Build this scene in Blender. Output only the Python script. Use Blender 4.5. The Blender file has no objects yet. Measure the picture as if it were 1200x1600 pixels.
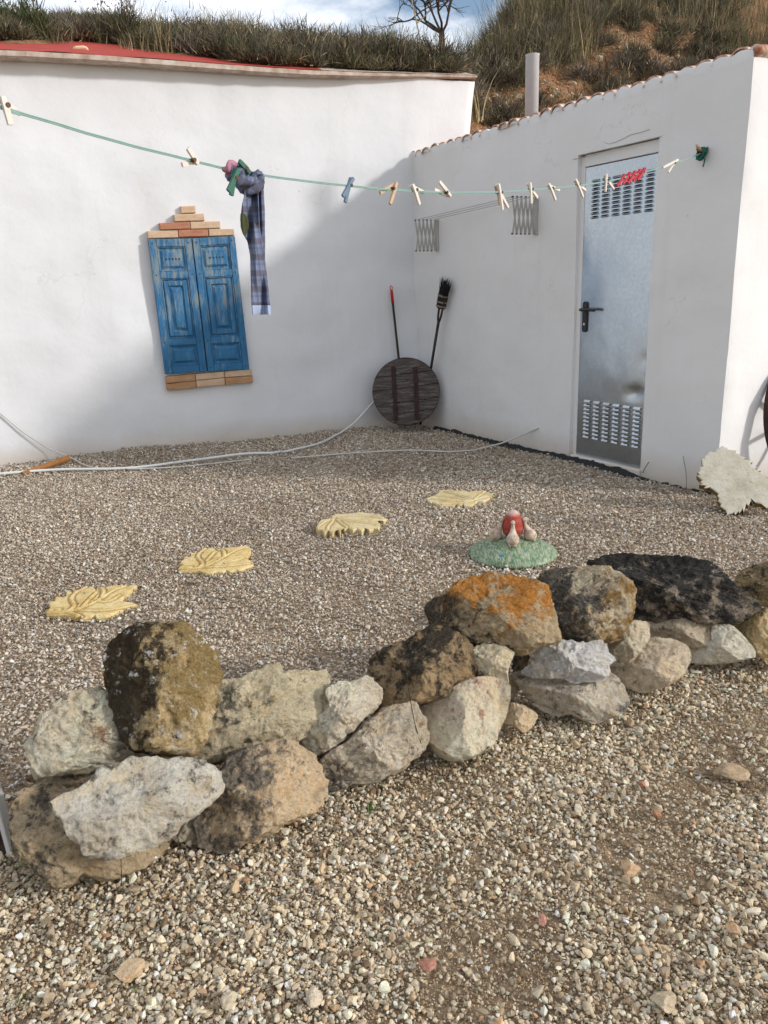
import bpy, math, random
import numpy as np
from mathutils import Matrix, Vector, noise as mnoise

random.seed(7)
rng = np.random.default_rng(11)
scene = bpy.context.scene
COL = scene.collection

# ------------------------------------------------------------------ camera
FPX = 1200.0                      # focal length in photograph pixels (1200 x 1600)
PITCH, ROLL, CAM_H = math.radians(16.35), math.radians(2.2), 1.3
_r0 = np.array([1, 0, 0.]); FWD = np.array([0, math.cos(PITCH), -math.sin(PITCH)])
_u0 = np.cross(_r0, FWD)
RGT = math.cos(ROLL) * _r0 - math.sin(ROLL) * _u0
UPV = math.cos(ROLL) * _u0 + math.sin(ROLL) * _r0
CAM = np.array([0, 0, CAM_H])
cd = bpy.data.cameras.new('camera'); cam = bpy.data.objects.new('camera', cd); COL.objects.link(cam)
cd.sensor_fit = 'VERTICAL'; cd.sensor_height = 24; cd.lens = 24 * FPX / 1600
cd.clip_start = 0.05; cd.clip_end = 2000
m = Matrix.Identity(4)
for i in range(3):
    m[i][0] = RGT[i]; m[i][1] = UPV[i]; m[i][2] = -FWD[i]; m[i][3] = CAM[i]
cam.matrix_world = m
scene.camera = cam

# ------------------------------------------------------------------ light
SUN_DIR = np.array([0.868, -0.300, 0.396]); SUN_DIR /= np.linalg.norm(SUN_DIR)   # towards the sun
SUN_STRENGTH, SKY_STRENGTH, EXPOSURE = 2.65, 0.15, 0.07
world = bpy.data.worlds.new('World'); scene.world = world; world.use_nodes = True
wn, wl = world.node_tree.nodes, world.node_tree.links
bg = wn['Background']
sky = wn.new('ShaderNodeTexSky'); sky.sky_type = 'NISHITA'; sky.sun_disc = False
sky.sun_elevation = math.asin(SUN_DIR[2]); sky.sun_rotation = math.atan2(SUN_DIR[0], SUN_DIR[1])
sky.air_density = 1.0; sky.dust_density = 1.2
# broken thin cloud, the same all over the sky
tc = wn.new('ShaderNodeTexCoord'); mp = wn.new('ShaderNodeMapping'); mp.inputs['Scale'].default_value = (1.0, 1.0, 2.6)
nz = wn.new('ShaderNodeTexNoise'); nz.inputs['Scale'].default_value = 3.2; nz.inputs['Detail'].default_value = 7; nz.inputs['Roughness'].default_value = 0.6
cr = wn.new('ShaderNodeValToRGB'); cr.color_ramp.elements[0].position = 0.39; cr.color_ramp.elements[1].position = 0.62
mixc = wn.new('ShaderNodeMixRGB'); mixc.inputs['Color2'].default_value = (9.6, 9.7, 10.0, 1)
wl.new(tc.outputs['Generated'], mp.inputs['Vector']); wl.new(mp.outputs[0], nz.inputs['Vector'])
wl.new(nz.outputs['Fac'], cr.inputs['Fac']); wl.new(cr.outputs['Color'], mixc.inputs['Fac'])
wl.new(sky.outputs[0], mixc.inputs['Color1']); wl.new(mixc.outputs[0], bg.inputs['Color'])
bg.inputs['Strength'].default_value = SKY_STRENGTH
sd = bpy.data.lights.new('sun', 'SUN'); sd.energy = SUN_STRENGTH; sd.angle = math.radians(5.0); sd.color = (1.0, 0.965, 0.92)
sun = bpy.data.objects.new('sun', sd); COL.objects.link(sun)
sun.rotation_euler = Vector(SUN_DIR).to_track_quat('Z', 'Y').to_euler()
sun.location = (6, -2, 8)
scene.view_settings.view_transform = 'Standard'; scene.view_settings.look = 'None'
scene.view_settings.gamma = 1; scene.view_settings.use_curve_mapping = False
scene.view_settings.exposure = EXPOSURE
scene.render.resolution_x = 768; scene.render.resolution_y = 1024

# ------------------------------------------------------------------ measuring the photograph
def ray(px, py): return FWD + RGT * ((px - 600) / FPX) - UPV * ((py - 800) / FPX)
def gnd(px, py, z=0.0):
    d = ray(px, py); return CAM + d * ((z - CAM_H) / d[2])
def onplane(px, py, A, n):
    d = ray(px, py); return CAM + d * (((A - CAM) @ n) / (d @ n))
def unit(v): v = np.asarray(v, float); return v / np.linalg.norm(v)
Z = np.array([0, 0, 1.])
K = gnd(655, 661)                         # inner corner of the two walls
FC = gnd(1118, 772)                       # outer corner of the small building
RD = unit(FC - K); RN = np.array([RD[1], -RD[0], 0]); RN = RN if RN[0] < 0 else -RN    # right wall direction / normal to the yard
LD = unit(gnd(0, 728) - K); LN = unit(np.array([LD[1], -LD[0], 0])); LN = LN if LN[1] < 0 else -LN
QD, BD = -LD, -LN                         # to the right along the house wall / away behind it
def qs(q, s, z=0.0): return K + QD * q + BD * s + Z * z
def onL(px, py, off=0.0): return onplane(px, py, K + LN * off, LN)
def onR(px, py, off=0.0): return onplane(px, py, K + RN * off, RN)

def gz(x, y):
    x = np.asarray(x, float); y = np.asarray(y, float)
    dx, dy = x - K[0], y - K[1]
    q = dx * QD[0] + dy * QD[1]; s = -(dx * BD[0] + dy * BD[1])
    h = 0.05 * np.exp(-((q + 2.5) / 0.7) ** 2 - (s / 0.4) ** 2) + 0.02 * np.exp(-((q + 0.7) / 0.4) ** 2 - (s / 0.4) ** 2)
    h = h + 0.007 * np.sin(2.1 * x + 1.3 * y) + 0.006 * np.sin(4.3 * x - 3.1 * y + 1) + 0.004 * np.sin(9.7 * x + 8.1 * y)
    return h

# ------------------------------------------------------------------ mesh helpers
ORIG = {}
def mesh_obj(name, V, F, mat, parent=None, smooth=False, origin=None, mats=None, fm=None, uv=None):
    V = np.asarray(V, float).reshape(-1, 3)
    if parent is not None: o0 = ORIG[parent.name]
    elif origin is not None: o0 = np.asarray(origin, float)
    else: o0 = np.array([(V[:, 0].min() + V[:, 0].max()) / 2, (V[:, 1].min() + V[:, 1].max()) / 2, V[:, 2].min()])
    me = bpy.data.meshes.new(name)
    me.from_pydata((V - o0).tolist(), [], [tuple(int(i) for i in f) for f in F])
    for mm in (mats or [mat]): me.materials.append(mm)
    if fm is not None: me.polygons.foreach_set('material_index', np.asarray(fm, np.int32))
    if smooth: me.polygons.foreach_set('use_smooth', np.ones(len(me.polygons), bool))
    if uv is not None:
        l = me.uv_layers.new(name='UVMap'); li = np.empty(len(me.loops), np.int32); me.loops.foreach_get('vertex_index', li)
        l.data.foreach_set('uv', np.asarray(uv, np.float32)[li].ravel())
    me.update()
    o = bpy.data.objects.new(name, me); COL.objects.link(o)
    if parent is not None: o.parent = parent
    else: o.location = o0
    ORIG[o.name] = o0
    return o
def tag(o, label=None, cat=None, group=None, kind=None):
    if label: o['label'] = label
    if cat: o['category'] = cat
    if group: o['group'] = group
    if kind: o['kind'] = kind
    return o
def thing(name, label, cat, loc, group=None):
    o = bpy.data.objects.new(name, None); COL.objects.link(o); o.location = loc; o.empty_display_size = 0.1
    ORIG[o.name] = np.asarray(loc, float)
    return tag(o, label, cat, group)
class MB:
    def __init__(s): s.V = []; s.F = []; s.M = []
    def add(s, V, F, m=0):
        b = len(s.V); s.V += [np.asarray(v, float) for v in V]; s.F += [tuple(i + b for i in f) for f in F]; s.M += [m] * len(F); return s
    def build(s, name, mat, parent=None, smooth=False, mats=None, **k):
        return mesh_obj(name, np.array(s.V), s.F, mat, parent, smooth, mats=mats, fm=s.M if mats else None, **k)
    def frustum(s, quad, n, d0, d1, inset=0.0, m=0):
        q = [np.asarray(p, float) for p in quad]; c = sum(q) / 4; n = np.asarray(n, float)
        a = [p + n * d0 for p in q]; b = []
        for i in range(4): b.append(q[i] + (unit(q[(i + 1) % 4] - q[i]) + unit(q[i - 1] - q[i])) * inset + n * d1)
        return s.add(a + b, [(3, 2, 1, 0), (4, 5, 6, 7)] + [(i, (i + 1) % 4, 4 + (i + 1) % 4, 4 + i) for i in range(4)], m)
    def slab(s, quad, n, d0, d1, bev=0.004, m=0):      # box with bevelled outer rim
        q = [np.asarray(p, float) for p in quad]; c = sum(q) / 4; n = np.asarray(n, float)
        R = [[p + n * d0 for p in q], [p + n * (d1 - bev) for p in q], [q[i] + (unit(q[(i + 1) % 4] - q[i]) + unit(q[i - 1] - q[i])) * bev + n * d1 for i in range(4)]]
        F = [(3, 2, 1, 0), (8, 9, 10, 11)]
        for k in range(2):
            for i in range(4): F.append((4 * k + i, 4 * k + (i + 1) % 4, 4 * k + 4 + (i + 1) % 4, 4 * k + 4 + i))
        return s.add(R[0] + R[1] + R[2], F, m)
    def tube(s, pts, rad, n=8, m=0, caps=True):
        P = [np.asarray(p, float) for p in pts]
        rad = [rad] * len(P) if np.isscalar(rad) else list(rad)
        V = []; F = []; ref = None
        for i, p in enumerate(P):
            t = unit(P[min(i + 1, len(P) - 1)] - P[max(i - 1, 0)])
            if ref is None:
                ref = np.cross(t, Z if abs(t[2]) < 0.9 else np.array([1., 0, 0]))
            ref = unit(ref - t * (ref @ t)); b = np.cross(t, ref)
            for k in range(n):
                a = 2 * math.pi * k / n
                V.append(p + (ref * math.cos(a) + b * math.sin(a)) * rad[i])
        for i in range(len(P) - 1):
            for k in range(n): F.append((i * n + k, i * n + (k + 1) % n, (i + 1) * n + (k + 1) % n, (i + 1) * n + k))
        if caps: F += [tuple(range(n))[::-1], tuple(range((len(P) - 1) * n, len(P) * n))]
        return s.add(V, F, m)
    def bar(s, p0, p1, w0, w1, t, side, m=0):          # tapered flat bar
        p0 = np.asarray(p0, float); p1 = np.asarray(p1, float); d = unit(p1 - p0)
        side = unit(np.asarray(side) - d * (np.asarray(side) @ d)); n = np.cross(d, side)
        V = []
        for p, w in ((p0, w0), (p0 * 0.5 + p1 * 0.5, (w0 + w1) / 2), (p1, w1)):
            for a, b in ((-1, -1), (1, -1), (1, 1), (-1, 1)): V.append(p + side * a * w / 2 + n * b * t / 2)
        F = [(3, 2, 1, 0), (8, 9, 10, 11)]
        for k in range(2):
            for i in range(4): F.append((4 * k + i, 4 * k + (i + 1) % 4, 4 * k + 4 + (i + 1) % 4, 4 * k + 4 + i))
        return s.add(V, F, m)
    def lathe(s, prof, c, n=32, ax=None, m=0, squash=1.0):
        c = np.asarray(c, float); V = []; F = []
        ax = Z if ax is None else unit(ax); e1 = unit(np.cross(ax, [0.3, 1, 0.1])); e2 = np.cross(ax, e1)
        for r, h in prof:
            for k in range(n):
                a = 2 * math.pi * k / n; V.append(c + (e1 * math.cos(a) + e2 * math.sin(a) * squash) * r + ax * h)
        for i in range(len(prof) - 1):
            for k in range(n): F.append((i * n + k, i * n + (k + 1) % n, (i + 1) * n + (k + 1) % n, (i + 1) * n + k))
        F += [tuple(range(n))[::-1], tuple(range((len(prof) - 1) * n, len(prof) * n))]
        return s.add(V, F, m)
def lerp(a, b, t): return a + (b - a) * t
def bil(Q, u, v):                        # Q = TL, TR, BR, BL
    return lerp(lerp(Q[0], Q[1], u), lerp(Q[3], Q[2], u), v)
def smooth_pts(pts, n):                  # Catmull-Rom
    P = [np.asarray(p, float) for p in pts]; P = [2 * P[0] - P[1]] + P + [2 * P[-1] - P[-2]]; out = []
    for i in range(1, len(P) - 2):
        for k in range(n):
            t = k / n; a, b, c, d = P[i - 1:i + 3]
            out.append(0.5 * ((2 * b) + (c - a) * t + (2 * a - 5 * b + 4 * c - d) * t * t + (3 * b - a - 3 * c + d) * t ** 3))
    out.append(P[-2]); return out
def resample(P, n):
    P = np.asarray(P, float); Q = np.vstack([P, P[:1]]); L = np.r_[0, np.cumsum(np.linalg.norm(np.diff(Q, axis=0), axis=1))]
    t = np.linspace(0, L[-1], n, endpoint=False)
    return np.stack([np.interp(t, L, Q[:, k]) for k in range(P.shape[1])], 1)
def chaikin(P, it=1, a=0.25):
    P = np.asarray(P, float)
    for _ in range(it):
        N = np.roll(P, -1, 0); P = np.stack([P * (1 - a) + N * a, P * a + N * (1 - a)], 1).reshape(-1, P.shape[1])
    return P

# ------------------------------------------------------------------ materials
class M:
    def __init__(s, name, rough=0.8, metal=0.0, spec=0.3):
        s.m = bpy.data.materials.new(name); s.m.use_nodes = True; s.nt = s.m.node_tree
        s.b = s.nt.nodes['Principled BSDF']; s.b.inputs['Roughness'].default_value = rough
        s.b.inputs['Metallic'].default_value = metal; s.b.inputs['Specular IOR Level'].default_value = spec
        s.tc = s.nt.nodes.new('ShaderNodeTexCoord')
    def n(s, t, **inp):
        nd = s.nt.nodes.new('ShaderNode' + t)
        for k, v in inp.items(): s.set(nd, k, v)
        return nd
    def set(s, nd, k, v):
        i = nd.inputs[int(k[1:])] if k[0] == '_' and k[1:].isdigit() else nd.inputs[k.replace('_', ' ')]
        if hasattr(v, 'is_linked') or hasattr(v, 'links'): s.nt.links.new(v, i)
        else: i.default_value = v
    def noise(s, scale, detail=6, rough=0.6, vec=None, dist=0.0):
        nd = s.n('TexNoise', Scale=scale, Detail=detail, Roughness=rough, Distortion=dist)
        s.nt.links.new(vec or s.tc.outputs['Object'], nd.inputs['Vector']); return nd.outputs['Fac']
    def vor(s, scale, vec=None, out='Distance', feature='F1', rnd=1.0):
        nd = s.n('TexVoronoi', Scale=scale, Randomness=rnd); nd.feature = feature
        s.nt.links.new(vec or s.tc.outputs['Object'], nd.inputs['Vector']); return nd.outputs[out]
    def mapv(s, scale=(1, 1, 1), loc=(0, 0, 0), rot=(0, 0, 0), src='Object'):
        nd = s.n('Mapping', Scale=scale, Location=loc, Rotation=rot); s.nt.links.new(s.tc.outputs[src], nd.inputs['Vector']); return nd.outputs[0]
    def ramp(s, fac, stops):
        nd = s.n('ValToRGB', Fac=fac); e = nd.color_ramp.elements
        while len(e) < len(stops): e.new(0.5)
        for el, (p, c) in zip(e, stops):
            el.position = p; el.color = (c, c, c, 1) if np.isscalar(c) else (*c, 1)
        return nd.outputs['Color']
    def mix(s, fac, a, b, mode='MIX'):
        nd = s.n('MixRGB'); nd.blend_type = mode
        for k, v in (('Fac', fac), ('Color1', a), ('Color2', b)):
            if isinstance(v, tuple) and len(v) == 3: v = (*v, 1)
            s.set(nd, k, v)
        return nd.outputs[0]
    def math(s, op, a, b=0.0):
        nd = s.n('Math', _0=a, _1=b); nd.operation = op; return nd.outputs[0]
    def dot(s, vec, src='Object'):
        nd = s.n('VectorMath'); nd.operation = 'DOT_PRODUCT'; s.nt.links.new(s.tc.outputs[src], nd.inputs[0]); nd.inputs[1].default_value = vec
        return nd.outputs['Value']
    def attr(s, name, typ='GEOMETRY'):
        nd = s.n('Attribute'); nd.attribute_type = typ; nd.attribute_name = name; return nd.outputs['Color']
    def col(s, v):
        s.set(s.b, 'Base Color', (*v, 1) if isinstance(v, tuple) else v); return s
    def bump(s, h, strength=0.5, dist=0.01, prev=None):
        nd = s.n('Bump', Height=h, Strength=strength, Distance=dist)
        if prev: s.nt.links.new(prev, nd.inputs['Normal'])
        s.nt.links.new(nd.outputs[0], s.b.inputs['Normal']); return nd.outputs[0]
def simple(name, c, rough=0.7, metal=0.0, var=0.25, scale=30, bump=0.2, spec=0.3):
    k = M(name, rough, metal, spec)
    n = k.noise(scale, 5)
    k.col(k.mix(n, tuple(x * (1 - var) for x in c), tuple(min(1, x * (1 + var)) for x in c)))
    if bump: k.bump(k.noise(scale * 4, 4), bump, 0.004)
    return k.m

def plaster(name, tint=(0.725, 0.73, 0.745)):
    k = M(name, 0.88, spec=0.15)
    big = k.noise(0.7, 5, 0.55); mid = k.noise(5, 6, 0.6)
    c = k.mix(k.ramp(big, [(0.35, 0.0), (0.7, 1.0)]), tuple(x * 0.91 for x in tint), tint)
    c = k.mix(k.ramp(k.noise(2.2, 8, 0.72, vec=k.mapv((1, 1, 0.35))), [(0.52, 0.0), (0.78, 0.35)]), c, (0.66, 0.63, 0.58))
    # splash stains in the lowest hand's breadth of the wall, ragged
    hgt = k.math('ADD', k.dot((0, 0, 1)), k.math('MULTIPLY', k.math('SUBTRACT', k.noise(2.5, 6, 0.7), 0.5), 0.22))
    c = k.mix(k.ramp(hgt, [(0.0, 0.75), (0.06, 0.48), (0.20, 0.0)]), c, (0.52, 0.43, 0.33))
    # scattered scuffs and chips
    sp = k.ramp(k.vor(3.3, rnd=1.0), [(0.018, 1.0), (0.028, 0.0)])
    c = k.mix(k.math('MULTIPLY', sp, 0.5), c, (0.35, 0.3, 0.26))
    dv3 = k.n('TexNoise', Scale=2.6, Detail=5, Roughness=0.65); k.nt.links.new(k.tc.outputs['Object'], dv3.inputs['Vector'])
    wv = k.n('VectorMath', _0=k.tc.outputs['Object'], _1=dv3.outputs['Color']); wv.operation = 'ADD'
    crk = k.ramp(k.vor(0.75, vec=wv.outputs[0], feature='DISTANCE_TO_EDGE'), [(0.0025, 1.0), (0.006, 0.0)])
    c = k.mix(k.math('MULTIPLY', crk, k.ramp(k.noise(0.9, 4), [(0.5, 0.0), (0.6, 0.28)])), c, (0.42, 0.38, 0.34))
    c = k.mix(k.ramp(k.noise(3.5, 6, 0.7, vec=k.mapv((1.6, 1.6, 0.10))), [(0.55, 0.0), (0.75, 0.22)]), c, (0.55, 0.52, 0.47))
    c = k.mix(k.ramp(k.noise(6.5, 7, 0.72), [(0.56, 0.0), (0.72, 0.16)]), c, (0.60, 0.57, 0.52))
    k.col(c)
    p = k.bump(mid, 0.3, 0.012); p = k.bump(k.noise(38, 6, 0.65), 0.22, 0.005, p)
    k.bump(k.noise(1.6, 3, 0.5, vec=k.mapv((1, 1, 1.6))), 0.35, 0.04, p)
    return k.m
def rust_metal(name):
    k = M(name, 0.85); n = k.noise(22, 8, 0.7)
    k.col(k.ramp(n, [(0.3, (0.02, 0.012, 0.01)), (0.6, (0.05, 0.026, 0.02)), (0.75, (0.09, 0.045, 0.03))])); k.bump(n, 0.5, 0.005); return k.m
def old_wood(name, c0, c1, axis=(1, 12, 12), rough=0.85):
    k = M(name, rough); v = k.mapv(axis); n = k.noise(5, 9, 0.7, vec=v)
    g = k.noise(18, 6, 0.7, vec=v)
    c = k.ramp(n, [(0.28, tuple(x * 0.3 for x in c0)), (0.5, c0), (0.72, c1)])
    c = k.mix(k.ramp(g, [(0.4, 0.8), (0.55, 0.0)]), c, tuple(x * 0.3 for x in c0))
    k.col(c); k.bump(n, 0.7, 0.01); return k.m

MAT = {}
MAT['plaster'] = plaster('white_plaster')
MAT['plaster_r'] = plaster('white_plaster_outbuilding', (0.75, 0.745, 0.74))
MAT['red_paint'] = simple('red_roof_paint', (0.36, 0.045, 0.03), 0.75, var=0.35, scale=6, bump=0.35)
k = M('roof_edge', 0.85); n1 = k.noise(9, 7, 0.65)
k.col(k.ramp(n1, [(0.3, (0.30, 0.20, 0.15)), (0.52, (0.50, 0.40, 0.33)), (0.7, (0.62, 0.56, 0.50))])); k.bump(n1, 0.4, 0.01); MAT['edge'] = k.m
k = M('terracotta_tile', 0.85); n1 = k.noise(14, 7, 0.65)
k.col(k.ramp(n1, [(0.3, (0.22, 0.07, 0.035)), (0.44, (0.42, 0.18, 0.10)), (0.55, (0.58, 0.42, 0.32)), (0.62, (0.72, 0.68, 0.63))])); k.bump(n1, 0.4, 0.01); MAT['tile'] = k.m
def brickmat(name, a, b):
    k = M(name, 0.9); n = k.noise(11, 7, 0.65, vec=k.mapv((1, 1, 3)))
    k.col(k.mix(k.ramp(k.noise(60, 4, 0.7), [(0.55, 0.0), (0.75, 0.5)]), k.mix(k.ramp(n, [(0.35, 0.0), (0.65, 1.0)]), a, b), tuple(x * 0.55 for x in a)))
    k.bump(k.noise(70, 6, 0.7), 0.5, 0.004); return k.m
MAT['brick_tan'] = brickmat('brick_tan', (0.50, 0.33, 0.21), (0.60, 0.45, 0.31))
MAT['brick_red'] = brickmat('brick_red', (0.36, 0.14, 0.085), (0.46, 0.23, 0.14))
MAT['brick_brown'] = brickmat('brick_brown', (0.36, 0.19, 0.09), (0.46, 0.28, 0.16))
k = M('worn_blue_paint', 0.6, spec=0.35)
g = k.noise(7, 9, 0.72, vec=k.mapv((6, 6, 0.8))); g2 = k.noise(3.0, 7, 0.65); g3 = k.noise(34, 6, 0.7, vec=k.mapv((4, 4, 0.5)))
c = k.mix(k.ramp(g2, [(0.3, 0.0), (0.7, 1.0)]), (0.016, 0.10, 0.22), (0.03, 0.17, 0.34))
c = k.mix(k.ramp(g, [(0.3, 0.55), (0.45, 0.0)]), c, (0.012, 0.04, 0.09))
wear = k.ramp(k.math('ADD', k.math('MULTIPLY', g, 0.62), k.math('ADD', k.math('MULTIPLY', g2, 0.38), k.math('MULTIPLY', k.dot((0, 0, 1)), 0.075))), [(0.555, 0.0), (0.645, 0.75)])
c = k.mix(wear, c, (0.25, 0.27, 0.24)); c = k.mix(k.ramp(g3, [(0.62, 0.0), (0.72, 0.6)]), c, (0.10, 0.12, 0.12))
k.col(c); k.bump(g, 0.5, 0.005); MAT['blue'] = k.m
k = M('galvanised_steel', 0.32, metal=1.0, spec=0.5)
sp = k.vor(60, out='Color'); bw = k.n('RGBToBW', Color=sp).outputs[0]
n1 = k.noise(2.2, 6, 0.6)
k.col(k.mix(bw, k.mix(n1, (0.38, 0.46, 0.54), (0.48, 0.55, 0.62)), (0.52, 0.58, 0.64)))
k.set(k.b, 'Roughness', k.math('ADD', k.math('MULTIPLY', n1, 0.18), 0.14))
k.bump(k.noise(1.6, 2, 0.4), 0.35, 0.05); MAT['zinc'] = k.m
MAT['zinc_light'] = simple('zinc_pipe', (0.50, 0.51, 0.53), 0.5, 0.0, var=0.15, scale=12, bump=0.1)
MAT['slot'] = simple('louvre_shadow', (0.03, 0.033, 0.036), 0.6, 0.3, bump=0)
MAT['black'] = simple('black_plastic', (0.012, 0.012, 0.013), 0.4, bump=0.1, spec=0.5)
MAT['membrane'] = simple('bitumen_membrane', (0.018, 0.02, 0.02), 0.75, var=0.5, scale=25, bump=0.7)
MAT['iron'] = rust_metal('rusty_iron')
MAT['oldwood'] = old_wood('weathered_wood', (0.10, 0.082, 0.073), (0.25, 0.22, 0.205))
MAT['stick'] = old_wood('broom_stick', (0.05, 0.035, 0.028), (0.13, 0.10, 0.08), (12, 12, 1))
MAT['red'] = simple('red_plastic', (0.45, 0.02, 0.02), 0.45, var=0.2, bump=0.05)
MAT['bristle'] = simple('dark_bristles', (0.012, 0.013, 0.017), 0.7, var=0.5)
MAT['cord_tan'] = simple('tan_binding', (0.22, 0.16, 0.11), 0.9)
MAT['white_hose'] = simple('white_hose', (0.62, 0.62, 0.60), 0.5, var=0.12, scale=8, bump=0.05)
MAT['cable'] = simple('grey_white_cable', (0.52, 0.50, 0.46), 0.6, var=0.15, scale=8, bump=0.05)
MAT['rust_pipe'] = simple('orange_brown_pipe', (0.28, 0.12, 0.035), 0.7, var=0.4, scale=18, bump=0.3)
MAT['green_cord'] = simple('green_line', (0.24, 0.38, 0.34), 0.6, var=0.2, bump=0.1)
MAT['dark_green'] = simple('dark_green_rope', (0.02, 0.12, 0.09), 0.75, var=0.4)
MAT['pin_white'] = simple('off_white_peg', (0.66, 0.60, 0.53), 0.55, var=0.15, scale=40, bump=0.1)
MAT['pin_tan'] = simple('tan_peg', (0.50, 0.36, 0.23), 0.6, var=0.2, scale=40, bump=0.1)
MAT['pin_blue'] = simple('blue_grey_peg', (0.13, 0.19, 0.26), 0.5, var=0.2, scale=40, bump=0.1)
MAT['pin_green'] = simple('green_peg', (0.025, 0.12, 0.08), 0.5, var=0.25, scale=40, bump=0.1)
MAT['pin_red'] = simple('red_peg', (0.46, 0.012, 0.03), 0.45, var=0.15, scale=40, bump=0.1)
MAT['spring'] = simple('rusty_spring', (0.10, 0.055, 0.035), 0.6, 0.5)
MAT['rack'] = simple('rack_enamel', (0.40, 0.39, 0.37), 0.5, 0.2, var=0.12, scale=20, bump=0.05)
MAT['white_board'] = simple('white_painted_board', (0.62, 0.61, 0.58), 0.7, var=0.15, scale=9, bump=0.2)
MAT['wheel'] = old_wood('cart_wheel_wood', (0.04, 0.03, 0.024), (0.09, 0.07, 0.055), (3, 3, 3))
k = M('yellow_cement', 0.85); n1 = k.noise(16, 7, 0.65)
c = k.ramp(n1, [(0.3, (0.44, 0.29, 0.10)), (0.5, (0.60, 0.45, 0.19)), (0.7, (0.68, 0.56, 0.30))])
c = k.mix(k.ramp(k.noise(50, 5, 0.7), [(0.58, 0.0), (0.74, 0.6)]), c, (0.28, 0.18, 0.08)); c = k.mix(k.math('MULTIPLY', k.attr('vein'), 0.8), c, (0.24, 0.14, 0.05)); k.col(c); k.bump(k.noise(80, 5), 0.4, 0.004); MAT['leaf_y'] = k.m
k = M('faded_cream_cement', 0.85); n1 = k.noise(12, 7, 0.65)
c = k.ramp(n1, [(0.3, (0.44, 0.33, 0.15)), (0.5, (0.58, 0.47, 0.25)), (0.7, (0.65, 0.55, 0.34))])
c = k.mix(k.ramp(k.noise(45, 5, 0.7), [(0.55, 0.0), (0.72, 0.6)]), c, (0.33, 0.24, 0.13)); c = k.mix(k.math('MULTIPLY', k.attr('vein'), 0.7), c, (0.30, 0.20, 0.09)); k.col(c); k.bump(k.noise(80, 5), 0.4, 0.004); MAT['leaf_c'] = k.m
k = M('old_cream_cement', 0.88); n1 = k.noise(7, 8, 0.7)
c = k.ramp(n1, [(0.3, (0.46, 0.40, 0.29)), (0.5, (0.62, 0.57, 0.45)), (0.7, (0.70, 0.67, 0.58))])
top = k.ramp(k.math('ADD', k.math('MULTIPLY', k.dot((0, 0, 1)), 1.6), k.math('MULTIPLY', k.noise(38, 6, 0.75), 1.0)), [(1.0, 0.0), (1.08, 0.75)])
c = k.mix(top, c, (0.30, 0.19, 0.10)); c = k.mix(k.ramp(k.noise(40, 5, 0.7), [(0.58, 0.0), (0.72, 0.7)]), c, (0.28, 0.22, 0.13))
k.col(c); k.bump(k.noise(60, 6, 0.7), 0.5, 0.006); MAT['leaf_big'] = k.m
MAT['leaf_side'] = simple('ochre_mossy_edge', (0.24, 0.16, 0.05), 0.9, var=0.5, scale=20, bump=0.5)
k = M('green_glaze', 0.6); n1 = k.noise(6, 7, 0.7, vec=k.mapv((4, 1, 1), rot=(0, 0, 0.5))); n2 = k.noise(38, 6, 0.75, vec=k.mapv((3, 1, 1), rot=(0, 0, 0.5)))
c = k.mix(k.ramp(n1, [(0.35, 0.0), (0.65, 1.0)]), (0.03, 0.105, 0.05), (0.12, 0.21, 0.115)); c = k.mix(k.ramp(n2, [(0.43, 0.0), (0.60, 0.8)]), c, (0.44, 0.44, 0.31))
c = k.mix(k.ramp(k.vor(7), [(0.055, 1.0), (0.075, 0.0)]), c, (0.02, 0.16, 0.38)); k.set(k.b, 'Roughness', 0.42); k.col(c); k.bump(n2, 0.2, 0.003); MAT['green'] = k.m
k = M('red_ceramic', 0.6); n1 = k.noise(45, 6, 0.7)
c = k.mix(k.ramp(n1, [(0.5, 0.0), (0.74, 0.5)]), (0.36, 0.045, 0.028), (0.55, 0.30, 0.24)); c = k.mix(k.ramp(k.dot((0, 0, 1)), [(0.202, 0.0), (0.218, 0.85)]), c, (0.66, 0.48, 0.42)); k.col(c); k.bump(k.noise(38, 5, 0.7), 0.8, 0.02); MAT['redball'] = k.m
k = M('glazed_clay', 0.6); n1 = k.noise(30, 6, 0.7); n2 = k.noise(55, 5, 0.7, vec=k.mapv((1, 1, 2.5)))
c = k.ramp(n1, [(0.35, (0.30, 0.19, 0.13)), (0.5, (0.50, 0.38, 0.28)), (0.68, (0.62, 0.54, 0.45))]); c = k.mix(k.ramp(n2, [(0.56, 0.0), (0.64, 0.75)]), c, (0.14, 0.13, 0.14)); k.col(c); k.bump(n2, 0.6, 0.006); MAT['bird'] = k.m

# ------------------------------------------------------------------ ground
def grade(lo, hi, inner, step):
    a = list(np.arange(inner[0], inner[1] + 1e-6, step)); s = step; x = a[-1]
    while x < hi: s *= 1.5; x = min(hi, x + s); a.append(x)
    s = step; x = a[0]
    while x > lo: s *= 1.5; x = max(lo, x - s); a.insert(0, x)
    return np.array(a)
gx = grade(-300, 300, (-5, 4.5), 0.08); gy = grade(-200, 300, (0.0, 8.0), 0.08)
XX, YY = np.meshgrid(gx, gy); near = np.exp(-np.maximum(0, np.hypot(XX, YY - 3) - 8) / 3)
GV = np.stack([XX, YY, gz(XX, YY) * near - 0.015], -1).reshape(-1, 3); nx = len(gx)
GF = [(j * nx + i, j * nx + i + 1, (j + 1) * nx + i + 1, (j + 1) * nx + i) for j in range(len(gy) - 1) for i in range(nx - 1)]
k = M('earth', 0.95, spec=0.1)
e1 = k.noise(3, 8, 0.7); e2 = k.noise(60, 6, 0.7); e3 = k.vor(75, out='Color')
c = k.ramp(e1, [(0.3, (0.24, 0.155, 0.085)), (0.5, (0.37, 0.255, 0.145)), (0.7, (0.48, 0.36, 0.225))])
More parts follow.
